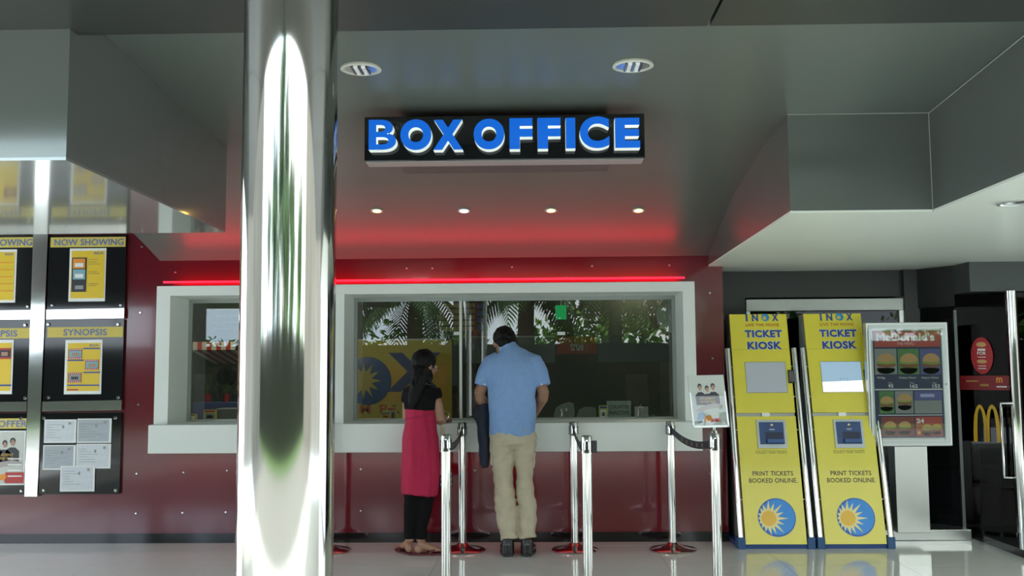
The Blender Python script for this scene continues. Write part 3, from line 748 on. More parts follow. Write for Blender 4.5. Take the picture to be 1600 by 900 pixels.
ktext('I', (148, 88), (164, 138), blue_m, bold=.04); ktext('N', (190, 90), (235, 138), blue_m, bold=.04); ktext('X', (323, 88), (370, 136), blue_m, bold=.04)
cu, cv = kuv(*zA(281, 112)); klogo(cu, cv, 27/4.285/F*7.55)
ktext('LIVE THE MOVIE', (150, 153), (375, 171), redink_m, bold=0, sp=1.1)
for s, p0, p1 in (('TICKET', (142, 197), (395, 245)), ('KIOSK', (160, 274), (395, 325))):
    ktext(s, (p0[0]-2, p0[1]-2), (p1[0]+2, p1[1]+2), white_p, .0012, .075, 1.1); ktext(s, p0, p1, blue_m, .002, .05, 1.1)
# screen
c = [kuv(*zA(*q)) for q in ((147, 415), (412, 410), (430, 612), (160, 615))]
u0 = (c[0][0]+c[3][0])/2; u1 = (c[1][0]+c[2][0])/2; v0 = (c[2][1]+c[3][1])/2; v1 = (c[0][1]+c[1][1])/2
kquad('screen_bezel', u0-.004, u1+.004, v0-.004, v1+.004, mat('bezel', (.25, .24, .15), .4), 0, .0015)
scr_m = mat('screen_grey_sheen', (.10, .12, .13), .08, emit=(.55, .63, .66), es=.09)  # weak emission puts the grey reflection into the dark screen
scr = kquad('screen', u0, u1, v0, v1, scr_m, .0015, .003)
a0 = kuv(*zA(438, 552)); a1 = kuv(*zA(472, 465)); kquad('card_reader', a0[0], a1[0], a0[1], a1[1], black_m, 0, .014)
kquad('card_slot', a0[0]+.005, a1[0]-.005, a0[1]+.01, a1[1]-.01, mat('slot_grey', (.10, .10, .09), .3), .014, .0155)
# ticket dispenser
a0 = kuv(*zB(214, 238)); a1 = kuv(*zB(378, 64)); dsp = kquad('dispenser_frame', a0[0], a1[0], a0[1], a1[1], mat('dispenser_silver', (.42, .46, .46), .35, .3), 0, .010)
c0_ = kuv(*zB(226, 214)); c1_ = kuv(*zB(364, 78)); kquad('dispenser_plate', c0_[0], c1_[0], c0_[1], c1_[1], mat('dispenser_blue', (.012, .055, .19), .35), .010, .014)
e0 = kuv(*zB(262, 208)); e1 = kuv(*zB(360, 140)); kquad('tray_recess', e0[0], e1[0], e0[1]+.018, e1[1], mat('tray_dark', (.004, .012, .05), .4), .014, .0155)
kquad('ticket_tray', e0[0]+.003, e1[0]+.002, e0[1]+.001, e0[1]+.028, mat('dispenser_blue2', (.016, .08, .26), .35), .0155, .04)
g = kuv(*zB(293, 96)); MB().lathe(K(g[0], g[1], .014), [(.010, 0), (.010, .006), (.005, .009)], 16, 'Y').build('lock', mat('brass', (.6, .5, .25), .25, .9), kk, smooth=True)
ktext('TICKETS', (278, 120), (312, 128), white_p, .016, .02, zf=zB)
ktext('COLLECT YOUR TICKETS', (198, 251), (390, 269), ink_m, bold=-.005, sp=1.15, zf=zB); ktext('PRINT TICKETS', (178, 377), (428, 404), ink_m, bold=.012, sp=1.05, zf=zB); ktext('BOOKED ONLINE.', (157, 420), (455, 447), ink_m, bold=.012, sp=1.05, zf=zB)
g = kuv(*zB(328, 660)); klogo(g[0], g[1], 117/3.915/F*7.32, 16)
kb2 = on_z(1337, 857, 0)
k2 = dup(kk, (kb2.x, KY, 0), 'yellow ticket kiosk standing nearest the steel menu stand')
for ch in k2.children:
    if ch.name.startswith('screen') and not ch.name.startswith(('screen_')):
        ch.data = ch.data.copy(); m = mat('screen_blue_sheen', (.08, .12, .16), .08, emit=(.50, .75, .95), es=.13); ch.data.materials[0] = m  # bluish reflection on this screen set in as emission
MB_s = MB().slab([K(u0, v0, .003), K(u1, v0, .003), K(u1, v0+(v1-v0)*.38, .003), K(u0, v0+(v1-v0)*.33, .003)], KN*.0006).build('screen_pale_sheen', mat('screen_sheen_white', (.5, .55, .6), .1, emit=(.9, .97, 1), es=.26), kk); MB_s.parent = k2  # glowing patch paints the pale reflection low on the screen
for i, (uu, vv) in enumerate(((.45, .42), (.53, .42), (.61, .42), (.62, .33), (.62, .23))):
    q = MB().box(0, .008, -.0005, 0, 0, .008); o = MB().slab([K(u0+(u1-u0)*uu, v0+(v1-v0)*vv, .0042), K(u0+(u1-u0)*uu+.006, v0+(v1-v0)*vv, .0042), K(u0+(u1-u0)*uu+.006, v0+(v1-v0)*vv+.006, .0042), K(u0+(u1-u0)*uu, v0+(v1-v0)*vv+.006, .0042)], KN*.0005).build('screen_icon', pdark_m, kk); o.parent = k2

# ================================================================== MENU STAND
YM = 7.70
t = thing('menu_stand', 'steel framed burger menu board on a broad steel pedestal', 'menu stand', (WX(1425, 820, YM+.1), YM+.1, 0))
mx0_, mx1_ = WX(1356, 600, YM), WX(1484.5, 600, YM); mz1, mz0 = WZ(1420, 503.5, YM), WZ(1420, 697.5, YM)
def mfn(px, py, w=0): return W(px, py, YM)+Vector((0, -w, 0))
MB().box(mx0_, mx1_, YM, YM+.07, mz0, mz1).build('case', silver_m, t, bevel=.006)
MB().box(mx0_+.02, mx1_-.02, YM-.006, YM, mz0+.02, mz1-.02).build('door_frame', mat('menu_frame', (.52, .56, .54), .35, .5), t)
def mq(name, x0, x1, y0, y1, m, w, par=None): return bx(x0, x1, y0, y1, YM-w-.001, YM-w).build(name, m, par or t)
# the print: pixel grid 1363..1473 x 517..684
print_ = mq('menu_print', 1366, 1473, 516.5, 684, mat('menu_navy', (.02, .03, .09), .4), .006)
mq('header_print', 1366, 1469, 517.5, 542, mat('menu_red', (.50, .07, .05), .4), .0085)
add_text(MB(), "McDonald's", rect_fn(1369, 1460, 520, 533, YM-.0105), .035).build('menu_title', white_p, t); add_text(MB(), 'THE MENU', rect_fn(1401, 1428, 534.5, 539, YM-.0105), .0).build('menu_text', mat('menu_pink', (.8, .55, .5), .5), t)
def burger(cx, cy, w, h, wz):
    def e(name, x, y, rx, ry, m, ww, half=None):
        P = []
        for k in range(20):
            a = 2*math.pi*k/20; sy = math.sin(a)
            if half == 'top' and sy < 0: sy *= .25
            if half == 'bot' and sy > 0: sy *= .25
            P.append(mfn(x+rx*math.cos(a), y-ry*sy, ww))
        MB().add(P, [tuple(range(20))]).build(name, m, t)
    e('burger_print', cx, cy+h*.32, w*.46, h*.26, bun_m, wz, 'bot'); e('burger_print', cx, cy+h*.10, w*.50, h*.14, mat('poster_patty', (.30, .10, .03), .5), wz+.0004)
    e('burger_print', cx, cy-.02*h, w*.52, h*.10, lett_m, wz+.0008); e('burger_print', cx, cy-h*.12, w*.47, h*.38, bun_m, wz+.0012, 'top')
cells = [((1367, 1401), pgrey_m), ((1403, 1436), pgreen_m), ((1438, 1470), mat('menu_blue', (.12, .12, .32), .5))]
for (xa, xb), m in cells:
    mq('menu_cell', xa, xb, 545, 585, m, .0085); burger((xa+xb)/2, 567, (xb-xa)*.9, 30, .0095)
for k, (x0, nm, pr_) in enumerate(((1371, 'McEgg', '95'), (1405, 'McSpicy Paneer', '162'), (1440, 'McSpicy Chicken', '152'))):
    add_text(MB(), nm, rect_fn(x0, x0+(12 if k == 0 else 27), 588.5, 592.5, YM-.010)).build('menu_text', white_p, t); add_text(MB(), pr_, rect_fn(x0+17, x0+(25 if k == 0 else 29), 600.5, 606, YM-.010), .02).build('menu_price', white_p, t)
    add_text(MB(), 'Meal', rect_fn(x0+17, x0+23, 597, 599.5, YM-.010)).build('menu_text', mat('menu_pink', (.8, .55, .5), .5), t)
mq('menu_rule', 1367, 1473, 607.5, 609.5, white_p, .0085)
mq('menu_cell', 1374, 1397, 611, 646, pgreen_m, .0085); mq('menu_cell', 1399, 1427, 611, 646, pgrey_m, .0085); mq('menu_cell', 1429, 1472, 611, 625, mat('menu_blue', (.12, .12, .32), .5), .0085); mq('menu_cell', 1429, 1472, 625.5, 646, pgrey_m, .0085)
burger(1385, 630, 22, 22, .0095); burger(1413, 627, 24, 24, .0095)
bar(rect_fn(1438, 1460, 615.5, 620.5, YM-.010)).build('menu_text', mat('menu_lilac', (.45, .45, .7), .5), t)
mq('menu_rule', 1373, 1473, 648, 649.2, white_p, .0085)
mq('menu_cell', 1378, 1429, 651, 682, mat('menu_dkred', (.28, .06, .05), .5), .0085); mq('menu_cell', 1431, 1473, 651, 682, mat('menu_red', (.5, .07, .05), .4), .0085)
burger(1390, 668, 20, 20, .0095); burger(1413, 668, 20, 20, .0095); burger(1448, 671, 17, 17, .0095); burger(1463, 670, 16, 16, .0095)
add_text(MB(), '24', rect_fn(1432, 1444, 654, 661, YM-.010), .04).build('menu_price', white_p, t)
MB().add([mfn(1435.5+2.6*math.cos(k*.5236), 676+2.6*math.sin(k*.5236), .0098) for k in range(12)], [tuple(range(12))]).build('menu_badge', mat('badge_yellow', (.8, .6, .05), .5), t)
MB().box(WX(1362, 600, YM), WX(1475, 600, YM), YM-.020, YM-.017, WZ(1420, 687, YM), WZ(1420, 514, YM)).build('glazing', clear_m, t)
for (x0, x1, y0, y1) in ((1362, 1475, 512, 514.5), (1362, 1475, 686, 689), (1474, 1477, 513, 688), (1360, 1363, 513, 688)): mq('glazing_bead', x0, x1, y0, y1, silver_m, .010)
MB().lathe(mfn(1477.5, 600, .006), [(.009, 0), (.009, .006), (.004, .007)], 14, 'Y').build('lock', mat('lock_steel', (.3, .3, .3), .3, .9), t, smooth=True)
MB().box(WX(1400, 760, YM+.02), WX(1451, 760, YM+.02), YM+.02, YM+.16, .08, mz0).build('pedestal', steel_m, t, bevel=.004)
pb = on_z(1519, 844.5, 0); 
MB().box(2.69, min(pb.x, plx-.01), pb.y, 8.17, 0, .083).build('base', steel_m, t, bevel=.005)

# ================================================================== INSIDE THE BOOTH (behind the glass)
def deco(parent, name, x0, x1, y0, y1, Y, m, th=.006): return bx(x0, x1, y0, y1, Y-th, Y).build(name, m, parent)
YI = 10.9
t = thing('logo_wall_board', 'large yellow logo board with a globe and blue X inside the booth', 'sign board', W(634, 662, YI))
deco(t, 'panel', 549, 711, 532, 664, YI, mat('board_yellow', (.45, .40, .07), .5), .03)
deco(t, 'edge_rail', 549, 690, 529.5, 532, YI, mat('board_rail', (.6, .62, .6), .4), .035)
c = W(574, 595, YI-.034); r = 37/F*YI
MB().lathe(c, [(r, 0), (r, .006), (r*.97, .009)], 40, 'Y').build('globe', mat('board_globe', (.05, .10, .30), .4), t, smooth=True)
P = []
for k in range(24):
    a = math.pi*k/12; rr = r*(.78 if k % 2 == 0 else .38); P.append(c+Vector((-.15*r+rr*math.cos(a)*.95, -.011, rr*math.sin(a))))
MB().slab(P, (0, -.003, 0)).build('sunburst', mat('board_sun', (.45, .40, .12), .5), t)
add_text(MB(), 'X', rect_fn(605, 690, 551, 612, YI-.034), .04).build('letter', mat('board_blue', (.04, .06, .20), .4), t)
add_text(MB(), 'M PA', rect_fn(562, 625, 632, 646, YI-.034), .02, 1.2).build('letter_line', mat('board_redtxt', (.45, .08, .03), .5), t)
deco(t, 'lower_panel', 594, 700, 567, 628, YI-.0315, mat('board_orange', (.55, .36, .06), .5), .001)
o = tag(bx(706, 722, 468, 664, 10.3, 10.5).build('booth_column', mat('column_dark', (.02, .02, .02), .5)), 'dark narrow column inside the booth beside the logo board', 'column')
t = thing('price_board', 'dim hanging board with yellow rows behind the upper glass', 'menu board', W(718, 524, 10.2))
deco(t, 'panel', 682, 758, 470, 524, 10.2, mat('price_panel', (.05, .05, .04), .5), .03)
for k in range(5): deco(t, 'row', 686, 742, 474+k*9.2, 480.5+k*9.2, 10.169, mat('price_row', (.22, .20, .10), .5), .003)
for k in range(4): deco(t, 'price_tab', 745, 756, 475+k*11, 482+k*11, 10.169, mat('price_tab', (.05, .12, .30), .5), .003)
t = thing('grey_bulkhead', 'grey lowered bulkhead band across the back of the booth', 'bulkhead', W(890, 566, 10.6))
bm_ = mat('bulkhead', (.16, .19, .20), .5)
deco(t, 'left_band', 724, 867, 527, 567, 10.6, bm_, .1); deco(t, 'right_band', 934, 1072, 525, 565, 10.6, bm_, .1)
deco(t, 'top_rail', 724, 867, 525, 527, 10.6, mat('board_rail', (.6, .62, .6), .4), .11)
t = thing('orange_sign', 'small dark orange sign hanging in the middle of the grey bulkhead', 'sign', W(901, 553, 10.55))
deco(t, 'panel', 869.5, 932.5, 526, 553, 10.55, mat('orange_sign', (.38, .06, .025), .4), .05)
add_text(MB(), 'true', rect_fn(891, 912, 535, 548, 10.495), .03).build('sign_text', mat('sign_pale', (.5, .5, .45), .5), t)
t = thing('green_sign', 'small green emergency sign behind the upper glass', 'sign', W(877, 499, 10.3))
deco(t, 'panel', 868, 885, 477, 499, 10.3, mat('green_sign', (.02, .22, .07), .4, emit=(.01, .25, .07), es=.25), .03); deco(t, 'bracket', 875, 878, 465, 477, 10.3, steel_m, .01)
t = thing('round_disc_sign', 'pale round disc hanging at the right end behind the glass', 'sign', W(1053, 492, 8.9))
c = W(1054, 492, 8.9); MB().lathe(c, [(.165, 0), (.165, .02), (.158, .025)], 40, 'Y').build('disc', mat('disc_pale', (.75, .80, .74), .6), t, smooth=True); MB().tube([c+Vector((0, .01, .16)), c+Vector((0, .01, .6))], .006, 8).build('cord', black_m, t)
for k, (px, py) in enumerate(((614, 478.5), (934, 475), (330, 470))):
    p = W(px, py, 9.6); p.z = 2.62; d = ray(px, py); tt = (2.62-CAM.z)/d.z; p = CAM+d*tt
    if p.y > 11.3: p.y = 11.2
    if k == 2: p = Vector((-2.75, 9.0, 2.62))  # third lamp is added out of view to brighten the awning
    t = thing('booth_ceiling_light', ['amber booth ceiling lamp above the logo board', 'amber booth ceiling lamp above the orange sign', 'added unseen amber lamp brightening the striped awning'][k], 'ceiling light', p, 'booth ceiling lamps')
    MB().lathe(p, [(.08, 0), (.085, -.012), (.06, -.016)], 24).build('trim_ring', silver_m, t, smooth=True); MB().lathe(p, [(.06, -.012), (.03, -.03), (.005, -.034)], 20).build('lamp', mat('booth_lamp', (.9, .7, .2), .4, emit=(1, .72, .2), es=9.), t, smooth=True)
    bl = bpy.data.lights.new('booth_lamp_light', 'POINT'); bl.energy = (2.2, 6, 9)[k]; bl.color = (1, .88, .68); bl.shadow_soft_size = .05; blo = bpy.data.objects.new('booth_lamp_light', bl); COL.objects.link(blo); blo.parent = t; blo.location = (0, 0, -.08)
def booth_chair(label, px, py, Y, w, hgt, tilt):
    p = W(px, py, Y); x = p.x; top = p.z
    t = thing('booth_chair', label, 'chair', (x, Y, 0), 'pale booth chairs'); cm = mat('pale_plastic', (.42, .47, .42), .45)
    P = []; prof_ = [(-.5, 0), (-.47, .6), (-.36, .85), (-.1, .97), (.25, 1.0+tilt), (.45, .95+tilt), (.5, .7), (.46, 0)]
    MB().slab([(x+a*w, Y, top-hgt+b_*hgt) for a, b_ in prof_], (0, .03, 0)).build('backrest', cm, t)
    MB().box(x-.21, x+.21, Y+.03, Y+.45, .45, .49).build('seat', cm, t)
    MB().box(x-.04, x+.04, Y+.0, Y+.03, .47, top-hgt+.01).build('back_support', black_m, t)
    for a in (-1, 1):
        for b_ in (.08, .40): MB().tube([(x+a*.18, Y+b_, .45), (x+a*.2, Y+b_, 0)], .014, 8).build('leg', steel_m, t)
booth_chair('pale taller chair back behind the glass, just right of the man', 881, 630, 9.05, .20, .28, .04)
booth_chair('pale lower chair back behind the glass beside the taller one', 916, 635, 9.25, .19, .22, -.02)
# little cards standing on the ledge
def card(name, label, cat, x0, x1, y0, y1, Y, m, parts, rot=0, group=None):
    b = W((x0+x1)/2, y1, Y); zf = sz1; dz = zf-W((x0+x1)/2, y1, Y).z
    t = thing(name, label, cat, (b.x, Y, zf), group)
    def q(nm, a0, a1, b0, b1, mm, w, th=.002):
        mb = bx(a0, a1, b0, b1, Y-w-th, Y-w); 
        for v in mb.v: v.z += dz
        return mb.build(nm, mm, t)
    q('card', x0, x1, y0, y1, m, 0, .03)
    for nm, a0, a1, b0, b1, mm in parts: q(nm, a0, a1, b0, b1, mm, .03)
    return t, dz
YC = 8.16
cy = mat('card_yellow', (.70, .55, .10), .5)
for k, (x0, x1, y0, y1, lab) in enumerate(((291, 306, 653, 664, 'low yellow card on the ledge at the left window corner'), (318, 337, 645.5, 663, 'taller yellow and white card on the ledge of the left window'), (595, 611, 650, 662, 'front yellow card of the pair on the ledge left of the woman'), (604, 620, 642, 661, 'rear yellow card of the pair on the ledge left of the woman'), (936, 950, 636, 656.5, 'yellow card beside the COUNTER INACTIVE sign'))):
    card('ledge_card', lab, 'card', x0, x1, y0, y1, YC+(.06 if k == 3 else 0), cy, [('print_block', x0+2, x1-2, y0+(y1-y0)*.32, y1-2, (white_p, pgrey_m, orange_m, pgrey_m, white_p)[k]), ('print_band', x0+1.5, x1-1.5, y0+1, y0+(y1-y0)*.22, (blue_m, redp_m, blue_m, redp_m, blue_m)[k]), ('print_mark', x0+5, x1-5, y0+(y1-y0)*.5, y1-4, (ink_m, orange_m, ink_m, orange_m, redp_m)[k])], group='yellow ledge cards')
t, dz = card('counter_sign', 'grey card sign reading COUNTER INACTIVE', 'sign', 948.5, 986, 629.5, 656.5, YC+.05, mat('sign_grey', (.30, .33, .31), .5), [])
for s, y0, y1 in (('COUNTER', 635.5, 641.5), ('INACTIVE', 644.5, 650.5)):
    mb = add_text(MB(), s, rect_fn(951.5, 983, y0, y1, YC+.05-.032), .015)
    for v in mb.v: v.z += dz
    mb.build('sign_text', ink_m, t)
card('plain_card', 'plain grey card on the ledge right of the COUNTER INACTIVE sign', 'card', 992, 1013, 637.5, 655.5, YC+.05, mat('card_plain', (.36, .35, .35), .5), [('fold_line', 992.5, 1012.5, 653, 654, pgrey_m)])

# snack stall seen in the left window
YK = 9.6
t = thing('striped_awning', 'red and white striped awning over the snack stall behind the left glass', 'awning', W(340, 560, YK))
wm = mat('awning_white', (.60, .60, .56), .6); rm_ = mat('awning_red', (.40, .03, .03), .6)
for k in range(9):
    xa = WX(301+k*7.4, 540, YK); xb = WX(301+(k+1)*7.4, 540, YK); zt_a = WZ(340, 534, YK); zb_a = WZ(340, 548.5, YK)
    m = rm_ if k % 2 else wm
    MB().box(xa, xb, YK, YK+.012, zb_a, zt_a).build('valance_stripe', m, t)
    MB().slab([(xa, YK, zb_a), (xb, YK, zb_a), (xb+.06, YK+.5, zb_a-.12), (xa+.06, YK+.5, zb_a-.12)], (0, 0, .01)).build('canopy_stripe', m, t)
tag(bx(300, 430, 628, 700, YK+.1, YK+.5).build('snack_counter', mat('snack_blue', (.06, .09, .28), .5), bevel=.01), 'blue snack counter behind the left glass', 'counter')
for k in range(4):
    p = W(324+k*15, 628, YK+.25); p.z = WZ(365, 628, YK+.1)+.001
    o = thing('pot_plant', ['leafy plant in a red pot, first on the snack counter', 'leafy plant in a dark pot, second on the snack counter', 'leafy plant in a red pot, third on the snack counter', 'leafy plant in a dark pot, fourth on the snack counter'][k], 'plant', p, 'pot plants on the snack counter')
    MB().lathe(p, [(.028, 0), (.038, .07), (.04, .075)], 16).build('pot', redp_m if k % 2 == 0 else pdark_m, o, smooth=True)
    mb = MB()
    for q in range(26):
        a = random.uniform(0, 6.28); e = random.uniform(.95, 1.5); l = random.uniform(.06, .12); d = Vector((math.cos(a)*math.cos(e), math.sin(a)*math.cos(e), math.sin(e))); s_ = Vector((-math.sin(a), math.cos(a), 0))*.014
        b0 = p+Vector((0, 0, .07)); mb.add([b0, b0+d*l*.5+s_, b0+d*l, b0+d*l*.5-s_], [(0, 1, 2, 3)])
    mb.build('foliage', mat('plant_leaf', (.16, .30, .10), .6), o)
t = thing('stall_back_board', 'dark green menu board above the striped awning', 'menu board', W(360, 520, 10.8))
deco(t, 'panel', 322, 440, 474, 530, 10.8, mat('stall_green', (.06, .09, .05), .5), .03); 
for k in range(4): deco(t, 'row', 336, 430, 482+k*10, 485+k*10, 10.769, mat('price_row', (.22, .20, .10), .5), .003)
c = W(355, 588, 10.6); tag(MB().lathe(c, [(.09, 0), (.11, .02), (.10, .05), (.02, .055)], 28, 'Y').build('wall_speaker', gblack_m, smooth=True, org=c), 'round black speaker under the striped awning', 'speaker')
tag(bx(337, 430, 638, 664, 8.9, 9.1).build('pale_carton', mat('carton_pale', (.22, .26, .28), .5), bevel=.01), 'pale carton behind the left glass above the ledge', 'carton')
tag(bx(304, 322, 585, 628, 10.0, 10.2).build('grey_till', mat('till_grey', (.2, .22, .22), .5), bevel=.01), 'grey upright box at the left of the snack stall', 'box')

# ================================================================== PEOPLE
def remesh(mb, name, m, parent, voxel=.008, smooth=4, fold=0., fscale=8., fdir=(1, 1, 1), seed=0.):
    me = bpy.data.meshes.new('tmp'); me.from_pydata(mb.v, [], mb.f)
    bm = bmesh.new(); bm.from_mesh(me); bmesh.ops.recalc_face_normals(bm, faces=bm.faces); bm.to_mesh(me); bm.free()
    o = bpy.data.objects.new('tmp', me); COL.objects.link(o)
    r = o.modifiers.new('r', 'REMESH'); r.mode = 'VOXEL'; r.voxel_size = voxel
    s = o.modifiers.new('s', 'SMOOTH'); s.iterations = smooth; s.factor = .5
    bpy.context.view_layer.update(); dg = bpy.context.evaluated_depsgraph_get()
    out = bpy.data.meshes.new_from_object(o.evaluated_get(dg)); bpy.data.objects.remove(o)
    if fold:
        ns = [v.normal.copy() for v in out.vertices]; fd = Vector(fdir)
        for v, n_ in zip(out.vertices, ns):
            q = Vector((v.co.x*fd.x, v.co.y*fd.y, v.co.z*fd.z))*fscale+Vector((seed, seed*2, 0))
            w = noise.noise(q)+.5*noise.noise(q*2.1)
            v.co += n_*w*fold
    o0 = ORG[parent.name]
    out.transform(Matrix.Translation(-o0)); out.materials.clear(); out.materials.append(m)
    out.polygons.foreach_set('use_smooth', [True]*len(out.polygons)); out.name = name
    ob = bpy.data.objects.new(name, out); COL.objects.link(ob); ob.parent = parent; ORG[ob.name] = o0
    return ob
def px2m(Y): return Y/F
def hand(mb, w, d, up, side, s=1.):
    """wrist w, forward dir d, back-of-hand normal up, thumb side vector"""
    d = d.normalized(); up = up.normalized(); side = side.normalized()
    mb.tube([w, w+d*.03*s, w+d*.06*s, w+d*.088*s], [(.018*s, .024*s), (.016*s, .034*s), (.015*s, .040*s), (.011*s, .037*s)], 12, ref=up)
    for k, (o_, l) in enumerate(((.030, .066), (.010, .076), (-.010, .070), (-.029, .054))):
        b0 = w+d*.082*s+side*o_*s; a = b0+d*l*.42*s-up*.006*s; b1 = a+d*l*.30*s-up*.014*s; c_ = b1+d*l*.2*s-up*.018*s
        mb.tube([b0, a, b1, c_], [.0092*s, .0088*s, .008*s, .0062*s], 8)
    b0 = w+d*.025*s+side*.026*s; mb.tube([b0, b0+d*.024*s+side*.022*s-up*.004*s, b0+d*.05*s+side*.030*s-up*.010*s, b0+d*.066*s+side*.030*s-up*.014*s], [.012*s, .011*s, .0095*s, .007*s], 8)
skin1 = mat('skin', (.30, .155, .095), .55, var=.06, vscale=12)
hair_m = mat('hair_black', (.004, .0035, .0035), .55, spec=.2, bump=.3, bscale=90)
shirt_m = mat('shirt_blue', (.22, .37, .64), .85, var=.04, vscale=30, bump=.06, bscale=220)
khaki_m = mat('khaki', (.50, .445, .32), .85, var=.04, vscale=15, bump=.08, bscale=180)
shoe_m = mat('shoe_black', (.010, .010, .011), .28)
def finish_head(mb, c, rot, sc=1.):
    """head solid: skull, jaw, nose, ears in a frame where +Y is the face"""
    def T(x, y, z): return c+rot @ Vector((x*sc, y*sc, z*sc))
    mb.ball(T(0, -.008, .012), (.074*sc, .094*sc, .098*sc), 20, 14, rot)
    mb.ball(T(0, .022, -.045), (.056*sc, .066*sc, .068*sc), 18, 12, rot)
    mb.tube([T(0, .088, .02), T(0, .104, -.012), T(0, .112, -.028), T(0, .092, -.036)], [.009*sc, .011*sc, .014*sc, .011*sc], 8)
    mb.ball(T(0, .078, -.062), (.022*sc, .014*sc, .010*sc), 10, 6, rot); mb.ball(T(0, .070, -.092), (.024*sc, .020*sc, .018*sc), 10, 8, rot)
    for s_ in (-1, 1): mb.ball(T(s_*.076, -.004, -.012), (.010*sc, .022*sc, .032*sc), 10, 8, rot)
    return T
# ---- man
YP = 7.36; sc = px2m(YP)
man = thing('person', 'person in a light blue shirt and khaki trousers leaning at the counter', 'person', (WX(803, 850, YP), YP, 0))
def Q(px, py, dy=0.): return W(px, py, YP+dy)
hr = Matrix.Rotation(math.radians(-30), 3, 'X') @ Matrix.Rotation(math.radians(12), 3, 'Z') @ Matrix.Rotation(math.radians(-4), 3, 'Y')
hc = Q(787.5, 536, .105)
body = MB()
T_ = finish_head(body, hc, hr, 1.0)
body.tube([Q(796, 562, .04), Q(793, 548, .06), Q(790, 538, .085)], [.065, .058, .056], 14)
body.tube([Q(800, 700), Q(800, 650), Q(800, 600, .015), Q(799, 570, .03), Q(797, 556, .045)], [(.13, .08), (.12, .075), (.12, .08), (.12, .06), (.07, .05)], 16, ref=(1, 0, 0))
for s_ in (-1, 1):
    hip = Q(800+s_*17, 705); kn = Q(787 if s_ < 0 else 821, 768, .0); an = Q(795 if s_ < 0 else 823, 842, -.04)
    body.tube([hip, (hip+kn)/2, kn, (kn+an)/2+Vector((0, -.01, 0)), an], [.06, .054, .042, .042, .034], 12)
    body.tube([Q(800, 690), hip], [.045, .055], 12)
    body.tube([an+Vector((0, -.02, -.02)), an+Vector((0, .06, -.045)), an+Vector((s_*.02, .16, -.06))], [(.03, .032), (.03, .036), (.018, .034)], 10)
    sh = Q(767 if s_ < 0 else 836, 572, .03); el = Q(749 if s_ < 0 else 849.5, 616, .0); wr = Q(768 if s_ < 0 else 832, 637, .23)
    wr.z = sz1+.035
    body.tube([Q(797, 566, .035), sh, (sh+el)/2, el+Vector((0, .0, .01)), el.lerp(wr, .10)+Vector((0, -.005, -.012)), el.lerp(wr, .35), wr], [.04, .040, .042, .042, .043, .041, .026], 14)
    hand(body, wr, Vector((-s_*.35, 1, -.05)), Vector((0, 0, 1)), Vector((-s_, 0, 0)))
remesh(body, 'body', skin1, man, .007, 3)
hb = MB()
hb.ball(hc+hr @ Vector((0, -.022, .030)), (.086, .098, .096), 22, 16, hr); hb.ball(hc+hr @ Vector((0, -.055, -.018)), (.070, .050, .062), 18, 12, hr)
hb.ball(hc+hr @ Vector((0, .03, .075)), (.066, .062, .046), 16, 10, hr)
remesh(hb, 'hair', hair_m, man, .007, 3, .006, 38)
sb = MB()
rings = [(800, 680, 36.5, .122, 0), (800, 655, 36.5, .118, 0), (800, 622, 37.5, .118, .0), (800, 592, 40, .122, .012), (800, 573, 42.5, .12, .028), (799.5, 562, 38, .105, .038), (798, 553, 27, .088, .048), (796, 546, 16, .072, .058), (795, 541, 13, .064, .064)]
sb.tube([Q(a, b, e) for a, b, c_, d, e in rings], [(c_*sc, d) for a, b, c_, d, e in rings], 28, ref=(1, 0, 0))
for s_ in (-1, 1):
    z_ = Q(780 if s_ < 0 else 819, 562, .035); a = Q(768 if s_ < 0 else 834, 567, .03); b_ = Q(759 if s_ < 0 else 842.5, 584, .02); c_ = Q(753.5 if s_ < 0 else 847.5, 603, .008)
    sb.tube([z_, a, b_, c_], [.07, .072, .067, .062], 18)
shirt = remesh(sb, 'shirt', shirt_m, man, .008, 4, .008, 8, (1.3, 1, .8), 3.)
co = MB(); co.tube([Q(795, 546, .058)+Vector((0, -.004, 0)), Q(793, 541.5, .066), Q(792, 538, .07)], [(.074, .070), (.070, .066), (.064, .062)], 24, ref=(1, 0, 0)); o = remesh(co, 'collar', shirt_m, man, .007, 2)
for s_, px in ((-1, 757.5), (1, 846.5)): MB().lathe(Q(px, 600.5, -.055), [(.006, 0), (.006, .004)], 10, 'Y').build('sleeve_button', white_p, man)
pb_ = MB()
pb_.tube([Q(800, 668), Q(800, 682), Q(801, 692), Q(802, 700)], [(35.5*sc, .115), (36*sc, .124), (35*sc, .118), (30*sc, .08)], 26, ref=(1, 0, 0))
for leg in ([(783, 683, 18.5, 0), (783.5, 695, 19.0, 0), (784.5, 710, 18.6, 0), (786, 730, 16.8, 0), (787.2, 758, 14.8, 0), (788.5, 776, 15.8, .0), (790.5, 795, 17.0, -.01), (793.5, 820, 15.6, -.025), (795.5, 835, 13.2, -.035), (797, 842, 13.0, -.038)], [(819, 683, 17.5, 0), (819.5, 695, 18.2, 0), (819.8, 710, 16.8, 0), (820.3, 730, 14.4, 0), (820, 755, 12.3, 0), (822.3, 774, 13.6, 0), (824.3, 798, 14, -.01), (824, 820, 13.3, -.025), (824, 834, 12.8, -.035), (825, 841, 13.2, -.038)]):
    pb_.tube([Q(a, b, d) for a, b, c_, d in leg], [(c_*sc, max(c_*sc*1.02, .07)) for a, b, c_, d in leg], 20, ref=(1, 0, 0))
pants = remesh(pb_, 'trousers', khaki_m, man, .008, 3, .012, 10, (1, 1, 1.6), 8.)
